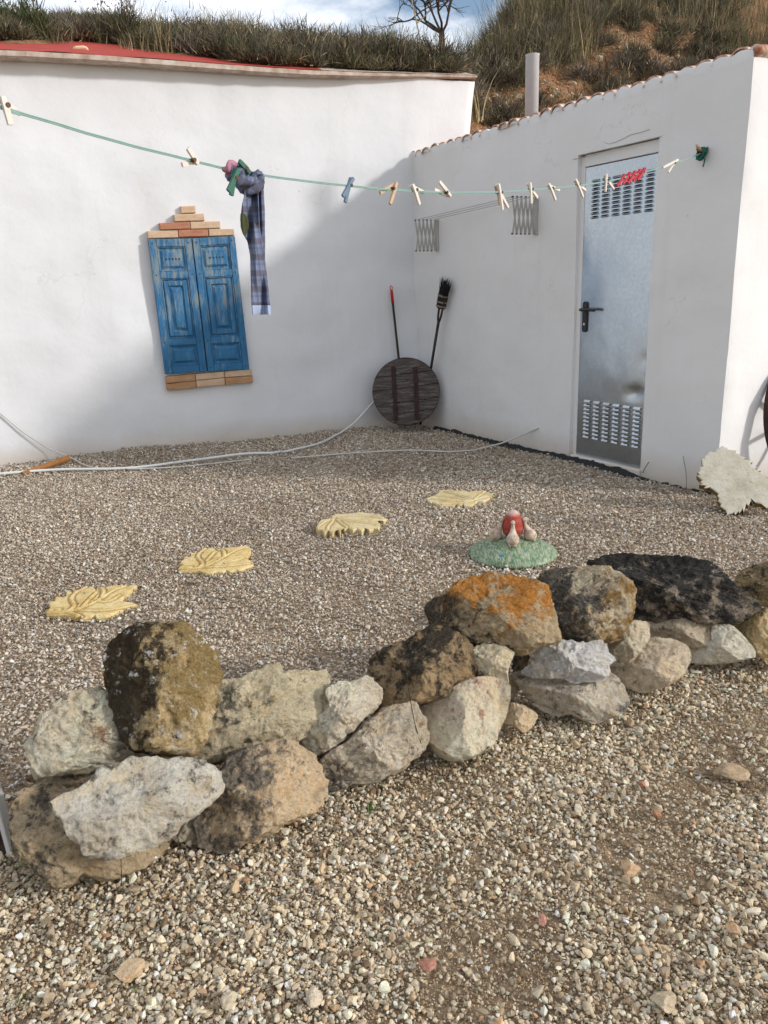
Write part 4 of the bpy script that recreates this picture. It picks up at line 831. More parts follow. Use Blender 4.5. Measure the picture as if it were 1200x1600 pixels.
rock(zC([(800, 840), (830, 768), (900, 780), (992, 830), (970, 890), (910, 932), (850, 892), (800, 880)]), stone_mat('stone_small_tan', (0.46, 0.32, 0.20), (0.58, 0.47, 0.34), seed=18), 'small tan stone at the foot between the cream and grey boulders', 18, ground=True, cuts=5, rough=0.5)
rock(zD([(10, 640), (100, 620), (290, 640), (435, 630), (500, 670), (542, 760), (500, 820), (400, 867), (330, 850), (280, 817), (210, 837), (130, 800), (60, 720)]), stone_mat('stone_smooth_grey', (0.36, 0.32, 0.265), (0.52, 0.47, 0.40), da=0.25, dv=(0.3, 0, -0.8), dark=(0.10, 0.09, 0.08), seed=19), 'smooth grey boulder under the bright white stone', 19, ground=True, thick=0.95, rough=0.6)
rock(zD([(45, 632), (90, 590), (95, 530), (190, 500), (300, 495), (420, 490), (472, 570), (440, 600), (435, 662), (380, 672), (290, 683), (220, 652), (100, 657)]), stone_mat('stone_chalk', (0.66, 0.61, 0.53), (0.76, 0.74, 0.70), oa=0.1, ov=(-1.2, 0, 0), orange=(0.42, 0.28, 0.15), white=0.5, seed=20), 'bright white chalky stone under the speckled upper stone', 20, back=0.02, thick=1.1, rough=1.0)
rock(zD([(435, 490), (520, 430), (560, 390), (640, 400), (648, 460), (600, 540), (540, 592), (460, 602), (460, 560)]), stone_mat('stone_small_grey', (0.40, 0.35, 0.27), (0.54, 0.48, 0.38), da=0.12, seed=21), 'small pale grey stone right of the bright white one', 21, back=0.09, rough=0.7)
rock(zD([(460, 612), (540, 585), (600, 520), (650, 470), (740, 480), (822, 518), (832, 570), (800, 640), (740, 682), (650, 722), (560, 707), (510, 670)]), stone_mat('stone_rose', (0.47, 0.36, 0.27), (0.60, 0.50, 0.39), oa=0.2, orange=(0.44, 0.26, 0.17), seed=22), 'rounded rosy stone on the ground below the long black stone', 22, ground=True, rough=0.5)
rock(zD([(640, 385), (930, 375), (965, 450), (930, 512), (800, 512), (720, 482), (650, 462)]), stone_mat('stone_grey_slab', (0.36, 0.30, 0.225), (0.47, 0.41, 0.32), da=0.2, dv=(0.8, 0, 0.5), dark=(0.10, 0.09, 0.075), seed=23), 'flat grey brown slab directly under the long black stone', 23, back=0.10, thick=1.1, rough=0.7)
rock(zD([(828, 515), (930, 500), (940, 395), (1010, 400), (1080, 460), (1147, 552), (1040, 582), (920, 592), (838, 577)]), stone_mat('stone_white_wedge', (0.54, 0.46, 0.36), (0.66, 0.60, 0.50), da=0.03, oa=0.1, orange=(0.45, 0.32, 0.18), seed=24), 'white wedge shaped stone on the ground near the right end', 24, ground=True, rough=0.5)
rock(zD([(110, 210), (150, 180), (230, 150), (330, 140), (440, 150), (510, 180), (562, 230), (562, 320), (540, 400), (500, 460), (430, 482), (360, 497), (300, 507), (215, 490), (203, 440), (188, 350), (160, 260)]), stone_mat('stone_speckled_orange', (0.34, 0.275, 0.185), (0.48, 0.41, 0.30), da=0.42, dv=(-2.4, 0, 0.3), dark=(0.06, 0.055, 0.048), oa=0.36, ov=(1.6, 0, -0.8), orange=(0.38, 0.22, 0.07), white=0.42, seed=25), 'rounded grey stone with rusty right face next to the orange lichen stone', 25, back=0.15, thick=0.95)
rock(zD([(365, 130), (480, 80), (620, 90), (800, 100), (900, 110), (960, 150), (1010, 210), (1080, 260), (1142, 325), (1080, 370), (1040, 402), (900, 402), (760, 402), (640, 402), (545, 385), (560, 240), (510, 180), (420, 150)]), stone_mat('stone_long_black', (0.15, 0.125, 0.098), (0.28, 0.24, 0.195), dark=(0.026, 0.025, 0.024), da=0.74, dv=(0, 0.4, 0.6), white=0.30, seed=26), 'long flat black weathered stone lying on top at the right', 26, back=0.24, thick=1.25, up=1.6, rough=1.5)
rock(zD([(1030, 400), (1080, 350), (1200, 332), (1290, 350), (1300, 520), (1250, 600), (1200, 590), (1140, 530), (1080, 450)]), stone_mat('stone_tan_right', (0.44, 0.32, 0.17), (0.56, 0.45, 0.28), da=0.1, dv=(-0.5, 0, 0.8), seed=27), 'tan stone cut by the right edge of the picture', 27, ground=True, rough=0.7)
rock(zD([(1040, 220), (1090, 160), (1200, 110), (1300, 130), (1320, 260), (1250, 345), (1150, 330), (1090, 280)]), stone_mat('stone_olive_right', (0.20, 0.15, 0.085), (0.32, 0.25, 0.15), da=0.35, dark=(0.04, 0.034, 0.026), seed=28), 'dark olive brown stone on top at the right edge of the picture', 28, back=0.28, rough=0.9)

for i, (L_, bk, lb_) in enumerate((([(572, 1128), (590, 1085), (622, 1080), (618, 1112), (596, 1140)], 0.24, 'added filler stone, coloured as shade, in the gap below the black brown stone'), ([(735, 1062), (770, 1050), (800, 1062), (790, 1092), (752, 1096)], 0.25, 'added filler stone, coloured as shade, behind the small triangular cream stone'),
        ([(455, 1165), (480, 1140), (512, 1150), (506, 1192), (470, 1196)], 0.24, 'added filler stone, coloured as shade, between the pale slanted stone and the grey one below'), ([(936, 1010), (962, 985), (990, 996), (984, 1026), (950, 1036)], 0.26, 'added filler stone, coloured as shade, behind the bright white stone'))):
    rock(L_, stone_mat('gap_shade_stone%d' % i, (0.12, 0.09, 0.065), (0.22, 0.17, 0.125), da=0.25, seed=70 + i), lb_, 70 + i, back=bk, cuts=3)  # stones added to fill see-through gaps; the gap shade is in their dark colour
# larger loose stones and brick chips in front of the wall
def loose(px, py, w, h, c0, c1, label, seed, nm='loose_stone', cat_='stone'):
    p = gnd(px, py); s_ = np.linalg.norm(p - CAM) / FPX; R = np.random.default_rng(seed); import bmesh
    bm = bmesh.new(); bmesh.ops.create_icosphere(bm, subdivisions=3, radius=1.0); P = np.array([v.co for v in bm.verts]); F = [[v.index for v in f.verts] for f in bm.faces]; bm.free()
    for _ in range(11):
        n = unit(R.normal(size=3)); off = R.uniform(0.55, 0.85); d_ = P @ n - off; P[d_ > 0] -= np.outer(d_[d_ > 0], n)
    P = P * (1 + np.array([0.16 * fbm(p_ * 2.2 + seed, 3) for p_ in P]))[:, None]; P *= np.array([w * s_ * 0.60, h * s_ * 0.9, h * s_ * 0.42]); c0 = tuple(x_ * 0.68 for x_ in c0); c1 = tuple(x_ * 0.72 for x_ in c1); a = R.uniform(-0.5, 0.5); P[:, :2] = P[:, :2] @ np.array([[math.cos(a), -math.sin(a)], [math.sin(a), math.cos(a)]])
    p = np.array([p[0], p[1], float(gz(p[0], p[1])) + 0.006 + h * s_ * 0.2])
    return tag(mesh_obj(nm, P + p, F, stone_mat(nm + str(seed), c0, c1, seed=seed, sc=3), smooth=False), label, cat_)
loose(208, 1526, 34, 20, (0.50, 0.37, 0.24), (0.58, 0.46, 0.33), 'flat tan oval stone lying in the gravel at the lower left', 41)
loose(668, 1513, 19, 14, (0.36, 0.17, 0.13), (0.42, 0.23, 0.17), 'terracotta red chip in the gravel at bottom centre', 42, 'brick_chip', 'brick chip')
loose(846, 1444, 11, 12, (0.40, 0.19, 0.16), (0.46, 0.26, 0.21), 'small pinkish red chip in the gravel right of centre', 43, 'brick_chip', 'brick chip')
loose(985, 1358, 26, 16, (0.46, 0.30, 0.18), (0.55, 0.40, 0.27), 'brown oval pebble in the gravel at the right', 44)
loose(1140, 1208, 42, 24, (0.36, 0.27, 0.18), (0.45, 0.36, 0.26), 'knobbly tan stone in the gravel near the right edge', 45)
loose(1003, 1227, 10, 8, (0.34, 0.16, 0.11), (0.42, 0.22, 0.15), 'tiny rust red chip left of the knobbly tan stone', 46, 'brick_chip', 'brick chip')
loose(1026, 1273, 11, 10, (0.38, 0.19, 0.12), (0.46, 0.27, 0.18), 'orange red chip below the knobbly tan stone', 47, 'brick_chip', 'brick chip')
loose(1035, 1574, 28, 20, (0.44, 0.36, 0.26), (0.51, 0.44, 0.33), 'cream pebble at the bottom right of the gravel', 48)
loose(1146, 1455, 16, 13, (0.46, 0.29, 0.17), (0.52, 0.37, 0.24), 'orange brown pebble near the right edge of the gravel', 49)
loose(492, 1572, 20, 18, (0.48, 0.42, 0.33), (0.56, 0.50, 0.41), 'whitish pebble at the bottom of the picture left of centre', 50)
loose(358, 1575, 20, 17, (0.46, 0.40, 0.31), (0.53, 0.47, 0.38), 'pale angular pebble at the bottom left', 51)
loose(960, 805, 9, 7, (0.5, 0.4, 0.3), (0.6, 0.5, 0.4), 'small light pebble in the courtyard right of the green lid', 52)
# rocks in the orange bank, seen above the outbuilding roof
for i, (px, py, w) in enumerate(((935, 93, 14), (908, 108, 12), (893, 131, 16), (905, 152, 12), (985, 80, 12), (1058, 88, 10), (812, 152, 11), (862, 152, 9), (788, 165, 15), (776, 150, 10), (1010, 100, 10), (42, 0, 0))):
    if not w: continue
    d = ray(px, py); best = None
    for t in np.linspace(7, 16, 400):
        p = CAM + d * t; s = float((p - K) @ BD); q = float((p - K) @ QD) / (1 + 0.02 * s)
        if s > 0.05 and p[2] < hill(q, s): best = p; break
    if best is None: continue
    import bmesh
    R = np.random.default_rng(60 + i); bm = bmesh.new(); bmesh.ops.create_icosphere(bm, subdivisions=3, radius=1.0); P = np.array([v.co for v in bm.verts]); F = [[v.index for v in f.verts] for f in bm.faces]; bm.free()
    for _ in range(12):
        n = unit(R.normal(size=3)); off = R.uniform(0.5, 0.85); d_ = P @ n - off; P[d_ > 0] -= np.outer(d_[d_ > 0], n)
    sc_ = w * t / FPX * 0.62; P = P * np.array([1, 0.9, 0.75]) * sc_ + best
    tag(mesh_obj('bank_rock', P, F, stone_mat('bank_rock%d' % i, (0.40, 0.31, 0.22), (0.52, 0.44, 0.34), da=0.1, seed=i, sc=2), smooth=True), ['pale rock in the earth bank, topmost beside the grass right of the chimney pipe', 'pale rock in the bank just below the topmost one right of the pipe', 'widest pale rock in the bank right of the chimney pipe', 'pale rock in the bank just under the widest one', 'pale rock at the upper edge of the bank above the steel door', 'pale rock in the bank nearest the right end of the tiled eave', 'pale rock just left of the chimney pipe', 'pale rock just right of the chimney pipe foot', 'widest pale rock left of the chimney pipe, near the house end', 'small pale rock beside the right end of the house roof', 'pale rock in the bank right above the tiled eave over the door'][i], 'rock', 'rocks in the earth bank')
d = ray(126, 78); p = None
for t in np.linspace(6, 12, 600):
    p = CAM + d * t; s = float((p - K) @ BD); q = float((p - K) @ QD) / (1 + 0.02 * s)
    if s > 0.2 and p[2] < max(hill(q, s) , zroof(q, s) + 0.06) + 0.03: break
R = np.random.default_rng(99); import bmesh
bm = bmesh.new(); bmesh.ops.create_icosphere(bm, subdivisions=3, radius=1.0); P = np.array([v.co for v in bm.verts]); F = [[v.index for v in f.verts] for f in bm.faces]; bm.free()
for _ in range(12):
    n = unit(R.normal(size=3)); d_ = P @ n - R.uniform(0.5, 0.85); P[d_ > 0] -= np.outer(d_[d_ > 0], n)
tag(mesh_obj('roof_rock', P * np.array([0.085, 0.06, 0.045]) + p, F, stone_mat('roof_rock', (0.46, 0.33, 0.22), (0.56, 0.44, 0.33), seed=5, sc=2), smooth=True), 'tan rock lying where the scrub meets the red roof', 'rock')

# ------------------------------------------------------------------ cement leaves
def leaf(poly, mat, veins=(), thick=0.015, plane=None, side=None, tooth=0.0, teeth=40, relief=0.0042, lift=0.001, name='cement_leaf', vw=0.0065):
    """outline and veins traced on the leaf's own plane: the ground, or a leaning plane (point, normal)"""
    P = np.array(poly, float)
    if plane is None: c = gnd(P[:, 0].mean(), P[:, 1].mean()); n = Z.copy()
    else: c, n = plane
    W = np.array([onplane(a, b, c, n) for a, b in P]); c = W.mean(0); e1 = unit(np.cross(np.array([0, 1., 0]), n)); e2 = np.cross(n, e1)
    O = np.c_[(W - c) @ e1, (W - c) @ e2]; N = 340; O = resample(O, N)
    tn = np.roll(O, -1, 0) - np.roll(O, 1, 0); tn /= np.linalg.norm(tn, axis=1, keepdims=True); nm = np.c_[tn[:, 1], -tn[:, 0]]
    if ((O * nm).sum(1)).mean() < 0: nm = -nm
    if tooth:
        ph_ = np.arange(N) * teeth / N + 0.35 * np.sin(np.arange(N) * 0.09); saw = ph_ % 1.0; am = 0.55 + 0.45 * np.sin(np.floor(ph_) * 2.4); O = O + nm * (tooth * am * (saw - 0.4))[:, None] + tn * (tooth * 0.6 * am * saw)[:, None]
    VL = []
    for L in veins:
        w_ = np.array([onplane(a, b, c, n) for a, b in L]); q_ = np.c_[(w_ - c) @ e1, (w_ - c) @ e2]; VL.append(np.array(smooth_pts([np.array([a, b, 0.0]) for a, b in q_], 6))[:, :2])
    NR = 44; pts = []
    for i in range(NR + 1): pts.append(O * (1.0 if i == 0 else (0.988 if i == 1 else (1 - i / NR) * 0.988 / (1 - 1 / NR))))
    pts = np.concatenate(pts); dist = np.full(len(pts), 1.0)
    for L in VL:
        for a, b in zip(L[:-1], L[1:]):
            ab = b - a; t = np.clip(((pts - a) @ ab) / max(1e-9, ab @ ab), 0, 1); dist = np.minimum(dist, np.linalg.norm(pts - (a + t[:, None] * ab), axis=1))
    rib = np.exp(-(dist / vw) ** 2); gr = np.exp(-((dist - 2.1 * vw) / (0.75 * vw)) ** 2)
    fine = np.array([fbm((a * 30, b * 30, 1), 3) for a, b in pts]); rg = np.array([abs(fbm((a * 14 + 3, b * 34, 7), 2)) for a, b in pts]); crk = np.clip(1 - rg / 0.05, 0, 1)
    dome = 0.002 * np.clip(1 - np.repeat(np.r_[1.0, 0.988, [(1 - i / NR) for i in range(2, NR + 1)]], N) ** 3, 0, 1)
    hgt = lift + thick / 2 + dome + relief * (0.7 * rib - 0.9 * gr - 0.5 * crk) + 0.25 * relief * fine; hgt[:N] -= 0.009; hgt[N:2 * N] -= 0.002
    V = c + pts[:, :1] * e1 + pts[:, 1:] * e2 + hgt[:, None] * n; vein = np.clip(gr + 0.7 * crk, 0, 1)
    F = [(i * N + j, i * N + (j + 1) % N, (i + 1) * N + (j + 1) % N, (i + 1) * N + j) for i in range(NR) for j in range(N)]
    fmx = [0] * len(F); b0 = len(V)
    V = np.concatenate([V, c + (O[:, :1] * e1 + O[:, 1:] * e2) * 0.985 + n * (lift - thick)]); vein = np.r_[vein, np.zeros(N)]
    F += [(b0 + j, b0 + (j + 1) % N, (j + 1) % N, j) for j in range(N)] + [tuple(range(b0, b0 + N))[::-1]]; fmx += [1] * (N + 1)
    if plane is None: V[:, 2] += float(gz(c[0], c[1]))
    o = mesh_obj(name, V, F, None, smooth=False, mats=[mat, side or mat], fm=fmx)
    at = o.data.attributes.new('vein', 'FLOAT', 'POINT'); at.data.foreach_set('value', vein.astype(np.float32)); return o
def zl(x0, y0, k_): return lambda L: [(x0 + x / k_, y0 + y / k_) for x, y in L]
LG = 'cement leaf stepping stones'
z_ = zl(60, 905, 7.06)
tag(leaf(z_([(75, 375), (130, 340), (115, 275), (180, 270), (188, 218), (260, 228), (302, 212), (315, 152), (372, 172), (400, 138), (460, 142), (500, 103), (560, 98), (622, 118), (642, 152), (660, 112), (750, 103), (870, 88), (970, 88), (1095, 86), (1050, 135), (1008, 165), (1012, 195), (948, 220), (915, 262), (985, 290), (1040, 282), (1110, 303), (1030, 335), (950, 355), (860, 392), (750, 432), (645, 442), (632, 418), (560, 440), (475, 455), (470, 425), (400, 438), (290, 415), (180, 412), (90, 408)]), MAT['leaf_y'],
    [z_(L) for L in ([(100, 388), (250, 385), (400, 365), (560, 310), (700, 235), (830, 150), (960, 100)], [(330, 375), (395, 320), (365, 240), (415, 170), (520, 115)], [(400, 368), (560, 372), (720, 372), (900, 345), (1060, 310)], [(480, 340), (560, 250), (640, 170)], [(640, 270), (780, 270), (900, 200)], [(130, 370), (180, 352), (235, 358), (200, 380), (140, 382)], [(330, 385), (420, 415), (470, 440)], [(700, 232), (720, 160), (700, 120)])]), 'bright yellow cement leaf lying nearest the left stones', 'stepping stone', LG)
z_ = zl(270, 845, 8.889)
tag(leaf(z_([(65, 400), (90, 365), (150, 370), (100, 300), (150, 270), (158, 233), (240, 237), (248, 183), (310, 177), (370, 165), (408, 128), (460, 102), (560, 108), (612, 152), (640, 118), (740, 103), (880, 98), (1030, 78), (1085, 98), (1088, 160), (1050, 217), (1000, 242), (1040, 270), (1115, 298), (1122, 342), (1060, 360), (1000, 385), (930, 432), (890, 415), (800, 442), (750, 420), (700, 440), (600, 440), (550, 468), (480, 462), (360, 430), (230, 432), (110, 432)]), MAT['leaf_y'],
    [z_(L) for L in ([(90, 400), (250, 402), (430, 372), (600, 300), (760, 210), (900, 135), (1040, 100)], [(350, 392), (412, 330), (348, 240), (372, 180), (450, 118)], [(430, 382), (700, 372), (900, 345), (1060, 330)], [(470, 290), (560, 190), (600, 160)], [(740, 320), (900, 280), (980, 250)], [(110, 388), (200, 372), (255, 380), (200, 395)], [(720, 230), (710, 170), (690, 140)])]), 'yellow cement leaf, second from the left in the gravel', 'stepping stone', LG)
z_ = zl(485, 795, 9.6)
tag(leaf(z_([(80, 310), (110, 260), (160, 200), (250, 190), (320, 165), (370, 113), (500, 110), (640, 105), (740, 83), (860, 98), (1000, 123), (1090, 150), (1148, 185), (1100, 217), (1030, 195), (1008, 227), (1052, 260), (1040, 300), (1030, 350), (960, 338), (890, 358), (840, 325), (770, 370), (710, 340), (640, 358), (570, 325), (510, 342), (470, 320), (440, 380), (390, 340), (330, 400), (270, 365), (210, 395), (180, 350), (110, 348)]), MAT['leaf_c'],
    [z_(L) for L in ([(335, 150), (390, 195), (600, 225), (820, 250), (1010, 280)], [(345, 170), (330, 230), (270, 300), (255, 350)], [(380, 150), (600, 140), (850, 150), (1080, 180)], [(400, 200), (460, 255), (540, 310)], [(330, 200), (230, 230), (120, 300)])], thick=0.032, lift=0.006), 'thicker pale yellow cement leaf, third from the left in the gravel', 'stepping stone', LG)
z_ = zl(660, 760, 10.0)
tag(leaf(z_([(55, 215), (150, 185), (210, 160), (240, 130), (290, 93), (400, 83), (520, 95), (640, 93), (720, 117), (800, 108), (920, 88), (1010, 103), (1080, 140), (1138, 185), (1060, 203), (1045, 225), (1010, 240), (950, 265), (860, 265), (800, 310), (740, 348), (660, 345), (640, 312), (600, 335), (530, 312), (470, 340), (390, 342), (280, 337), (210, 305), (150, 282), (90, 265)]), MAT['leaf_c'],
    [z_(L) for L in ([(790, 250), (600, 190), (350, 110)], [(790, 252), (500, 215), (230, 180)], [(790, 254), (450, 262), (150, 230)], [(800, 245), (880, 180), (980, 110)], [(805, 250), (920, 215), (1060, 190)], [(785, 258), (560, 300), (320, 315)])]), 'faded cement leaf farthest back, behind the green lid', 'stepping stone', LG)
lb = gnd(1140, 803); ln_ = unit(np.array([-0.35, -0.85, 0.62]))
tag(leaf([(1000 + x / 6, 560 + y / 6) for x, y in [(690, 890), (740, 850), (800, 843), (880, 890), (1000, 960), (1060, 1030), (1150, 1100), (1260, 1180), (1350, 1300), (1290, 1380), (1180, 1390), (1120, 1370), (1050, 1330), (1020, 1380), (950, 1440), (880, 1472), (800, 1452), (760, 1370), (720, 1280), (700, 1230), (620, 1222), (570, 1180), (548, 1080), (570, 1020), (600, 950), (630, 900)]], MAT['leaf_big'], teeth=44, thick=0.05, plane=(lb + Z * 0.02, ln_), side=MAT['leaf_side'], tooth=0.030, relief=0.002, lift=0.0), 'large cream cement leaf leaning at the corner of the outbuilding', 'garden ornament')

# ------------------------------------------------------------------ green lid with birds
c0 = gnd(801, 862); c0[2] = float(gz(c0[0], c0[1])); sL = np.linalg.norm(c0 - CAM) / FPX
lid = thing('ceramic_lid', 'green ceramic dome lid with clay birds around a red ball, on the gravel', 'ornament', c0)
Rr = 68 * sL; prof = [(Rr * 0.96, -0.004), (Rr, 0.004), (Rr * 0.995, 0.012), (Rr * 0.92, 0.028), (Rr * 0.77, 0.047), (Rr * 0.56, 0.066), (Rr * 0.35, 0.080), (Rr * 0.15, 0.088), (0.003, 0.090)]
MB().lathe(prof, c0, 56).build('dome', MAT['green'], lid, smooth=True)
bc = c0 + Z * 0.160
MB().lathe([(0.050 * math.cos(a) ** 0.8 * (1 - 0.28 * math.sin(a)), 0.070 * math.sin(a)) for a in np.linspace(-1.5, 1.5, 18)], bc, 24).build('ball', MAT['redball'], lid, smooth=True)
def bird(ang):
    o = c0 + np.array([math.cos(ang), math.sin(ang), 0]) * 0.064 + Z * 0.070; out = np.array([math.cos(ang), math.sin(ang), 0]); sd_ = np.cross(Z, out)
    pts = [o + out * 0.03 - Z * 0.012, o + out * 0.026 + Z * 0.012, o + out * 0.022 + Z * 0.032, o + out * 0.012 + Z * 0.052, o + out * 0.002 + Z * 0.072, o - out * 0.006 + Z * 0.092, o - out * 0.010 + Z * 0.106]
    mb = MB(); mb.tube(smooth_pts(pts, 4), list(np.interp(np.linspace(0, 1, 25), [0, 0.1, 0.25, 0.4, 0.6, 0.8, 1.0], [0.013, 0.017, 0.031, 0.032, 0.017, 0.009, 0.007])), 14)
    o_ = mb.build('bird', MAT['bird'], lid, smooth=True)
    mb = MB(); h = o - out * 0.008 + Z * 0.110
    mb.lathe([(0.012 * math.cos(a), 0.012 * math.sin(a)) for a in np.linspace(-1.5, 1.5, 8)], h, 12)
    mb.tube([h, h + out * 0.02 - Z * 0.004], [0.007, 0.002], 6)
    mb.build('head', MAT['bird'], o_, smooth=True)
    mb = MB()
    for sgn in (-1, 1): mb.bar(o + out * 0.03 + sd_ * sgn * 0.02 + Z * 0.036, o + out * 0.045 + sd_ * sgn * 0.012 + Z * 0.004, 0.020, 0.010, 0.008, sd_)
    mb.bar(o + out * 0.03 + Z * 0.008, o + out * 0.045 - Z * 0.022, 0.016, 0.024, 0.008, sd_)
    mb.build('wings_and_tail', MAT['bird'], o_)
aim = math.atan2(-c0[1], -c0[0])
for da in (0.0, 1.45, -1.45, 3.14): bird(aim + da)

# ------------------------------------------------------------------ decorative window
wq = [onL(231, 374, 0.03), onL(366, 369, 0.03), onL(389, 577, 0.03), onL(258, 584, 0.03)]
win = thing('decorative_window', 'blue wooden shutter window framed by bricks on the white house wall', 'window', onL(325, 608))
def brick_px(L, mat, out=0.05):
    pts = [onL(200 + x / 5, 300 + y / 5, 0.0) for x, y in L]; MB().slab(pts, LN, -0.03, out + random.uniform(-0.006, 0.006), 0.005).build('brick', MAT[mat], win)
for L, m_ in (([(147, 307), (384, 303), (388, 359), (152, 366)], 'brick_tan'), ([(387, 299), (618, 294), (622, 350), (391, 355)], 'brick_red'), ([(624, 293), (820, 290), (826, 340), (628, 348)], 'brick_tan'),
              ([(240, 246), (476, 236), (481, 292), (246, 300)], 'brick_red'), ([(480, 236), (712, 231), (717, 286), (485, 293)], 'brick_tan'), ([(352, 180), (586, 172), (592, 228), (358, 236)], 'brick_tan'), ([(405, 115), (520, 110), (525, 166), (410, 172)], 'brick_tan'),
              ([(290, 1438), (517, 1418), (521, 1470), (295, 1492)], 'brick_brown'), ([(521, 1420), (743, 1399), (747, 1447), (525, 1468)], 'brick_tan'), ([(747, 1400), (957, 1378), (961, 1430), (751, 1446)], 'brick_tan'),
              ([(297, 1496), (524, 1472), (528, 1527), (303, 1547)], 'brick_brown'), ([(528, 1471), (749, 1450), (753, 1503), (532, 1524)], 'brick_tan'), ([(753, 1450), (964, 1433), (970, 1484), (757, 1503)], 'brick_brown')):
    brick_px(L, m_)
gap = 0.012; tmid = onL(299, 373, 0.03); bmid = onL(323.6, 580, 0.03)
for li, (Q, side_) in enumerate((([wq[0], lerp(tmid, wq[0], 0.012), lerp(bmid, wq[3], 0.012), wq[3]], 0), ([lerp(tmid, wq[1], 0.012), wq[1], wq[2], lerp(bmid, wq[2], 0.012)], 1))):
    def sub(u0, u1, v0, v1): return [bil(Q, u0, v0), bil(Q, u1, v0), bil(Q, u1, v1), bil(Q, u0, v1)]
    lf = MB().slab(sub(0, 1, 0, 1), LN, -0.03, 0.008, 0.003).build('shutter_leaf', MAT['blue'], win)
    ul, ur = (0.17, 0.83) if li == 0 else (0.15, 0.85)
    for u0, u1 in ((0, ul), (ur, 1)): MB().slab(sub(u0, u1, 0, 1), LN, 0.008, 0.028, 0.003).build('stile', MAT['blue'], lf)
    for v0, v1 in ((0, 0.055), (0.235, 0.285), (0.735, 0.785), (0.945, 1.0)): MB().slab(sub(ul + 0.004, ur - 0.004, v0, v1), LN, 0.008, 0.0265, 0.003).build('rail', MAT['blue'], lf)
    for pi, (v0, v1) in enumerate(((0.055, 0.235), (0.285, 0.735), (0.785, 0.945))):
        mb = MB(); du, dv = 0.035, 0.010          # moulding round the panel
        for r4 in ((ul, ul + du, v0, v1), (ur - du, ur, v0, v1), (ul + du, ur - du, v0, v0 + dv), (ul + du, ur - du, v1 - dv, v1)): mb.slab(sub(*r4), LN, 0.008, 0.021, 0.004)
        mb.build('moulding', MAT['blue'], lf)
        if pi == 1:
            mb = MB()
            for r4 in ((ul + 0.06, ul + 0.16, v0 + 0.02, v1 - 0.02), (ur - 0.16, ur - 0.06, v0 + 0.02, v1 - 0.02), (ul + 0.16, ur - 0.16, v0 + 0.02, v0 + 0.055), (ul + 0.16, ur - 0.16, v1 - 0.055, v1 - 0.02)): mb.slab(sub(*r4), LN, 0.008, 0.024, 0.003)
            mb.build('inner_frame', MAT['blue'], lf)
            MB().frustum(sub(ul + 0.185, ur - 0.185, v0 + 0.065, v1 - 0.065), LN, 0.008, 0.024, 0.022).build('panel', MAT['blue'], lf)
        else:
            MB().frustum(sub(ul + 0.065, ur - 0.065, v0 + 0.022, v1 - 0.022), LN, 0.008, 0.022, 0.02).build('panel', MAT['blue'], lf)
            if pi == 0:
                mb = MB()
                for i in range(5): mb.lathe([(0.0075, 0.021), (0.0075, 0.0235)], bil(Q, 0.36 + 0.075 * i, 0.145), 10, LN)
                tag(mb.build('vent_holes', MAT['slot'], lf), kind='stuff')
    mb = MB()
    for u_, v_ in ((0.08, 0.03), (0.92, 0.03), (0.08, 0.26), (0.92, 0.26), (0.08, 0.76), (0.92, 0.76), (0.08, 0.97), (0.92, 0.97)): mb.lathe([(0.006, 0.026), (0.0055, 0.0295), (0.002, 0.031)], bil(Q, u_, v_), 8, LN)
    tag(mb.build('nails', MAT['iron'], lf), kind='stuff')

# ------------------------------------------------------------------ round wooden lid and brooms in the corner
dc = CAM + ray(634.5, 612) * 1.0; d = ray(634.5, 612); ch = 7.10; dc = CAM + d * (ch / math.hypot(d[0], d[1])); Rd = 52 * np.linalg.norm(dc - CAM) / FPX
dn = unit(np.array([-dc[0] - 0.1, -dc[1], 1.6])); de1 = unit(np.cross(Z, dn)); de2 = np.cross(dn, de1); ra = 0.10
e1r = de1 * math.cos(ra) + de2 * math.sin(ra); e2r = -de1 * math.sin(ra) + de2 * math.cos(ra)
disc = thing('round_wooden_lid', 'old round wooden lid with two rusty iron straps leaning in the corner', 'wooden lid', np.array([dc[0], dc[1], 0.0]))
bounds = [-1.0, -0.63, -0.30, 0.12, 0.52, 1.0]
for i in range(5):
    y0, y1 = bounds[i] + (0.008 if i else 0), bounds[i + 1] - (0.008 if i < 4 else 0); pts = []
    for t in np.linspace(y0, y1, 12): pts.append((math.sqrt(max(0, 1 - t * t)), t))
    for t in np.linspace(y1, y0, 12): pts.append((-math.sqrt(max(0, 1 - t * t)), t))
    th_ = 0.02 + random.uniform(-0.004, 0.004); n_ = len(pts); f_ = lambda a, b_, o_: dc + (e1r * a + e2r * b_) * Rd * 0.985 + dn * o_
    V = [f_(a, b_, -0.025) for a, b_ in pts] + [f_(a, b_, th_ - 0.003) for a, b_ in pts] + [f_(a * 0.99, lerp(b_, (y0 + y1) / 2, 0.03), th_) for a, b_ in pts]
    F = [tuple(range(n_))[::-1], tuple(range(2 * n_, 3 * n_))] + [(r_ * n_ + j, r_ * n_ + (j + 1) % n_, (r_ + 1) * n_ + (j + 1) % n_, (r_ + 1) * n_ + j) for r_ in range(2) for j in range(n_)]
    mesh_obj('plank', V, F, MAT['oldwood'], disc)
V = []; n_ = 64
for a in np.linspace(0, 2 * math.pi, n_, endpoint=False):
    for r_, o_ in ((1.0, -0.028), (1.0, 0.018), (0.985, 0.018), (0.985, -0.028)): V.append(dc + (e1r * math.cos(a) + e2r * math.sin(a)) * Rd * r_ + dn * o_)
mesh_obj('iron_hoop', V, [(i * 4 + j, ((i + 1) % n_) * 4 + j, ((i + 1) % n_) * 4 + (j + 1) % 4, i * 4 + (j + 1) % 4) for i in range(n_) for j in range(4)], MAT['iron'], disc)
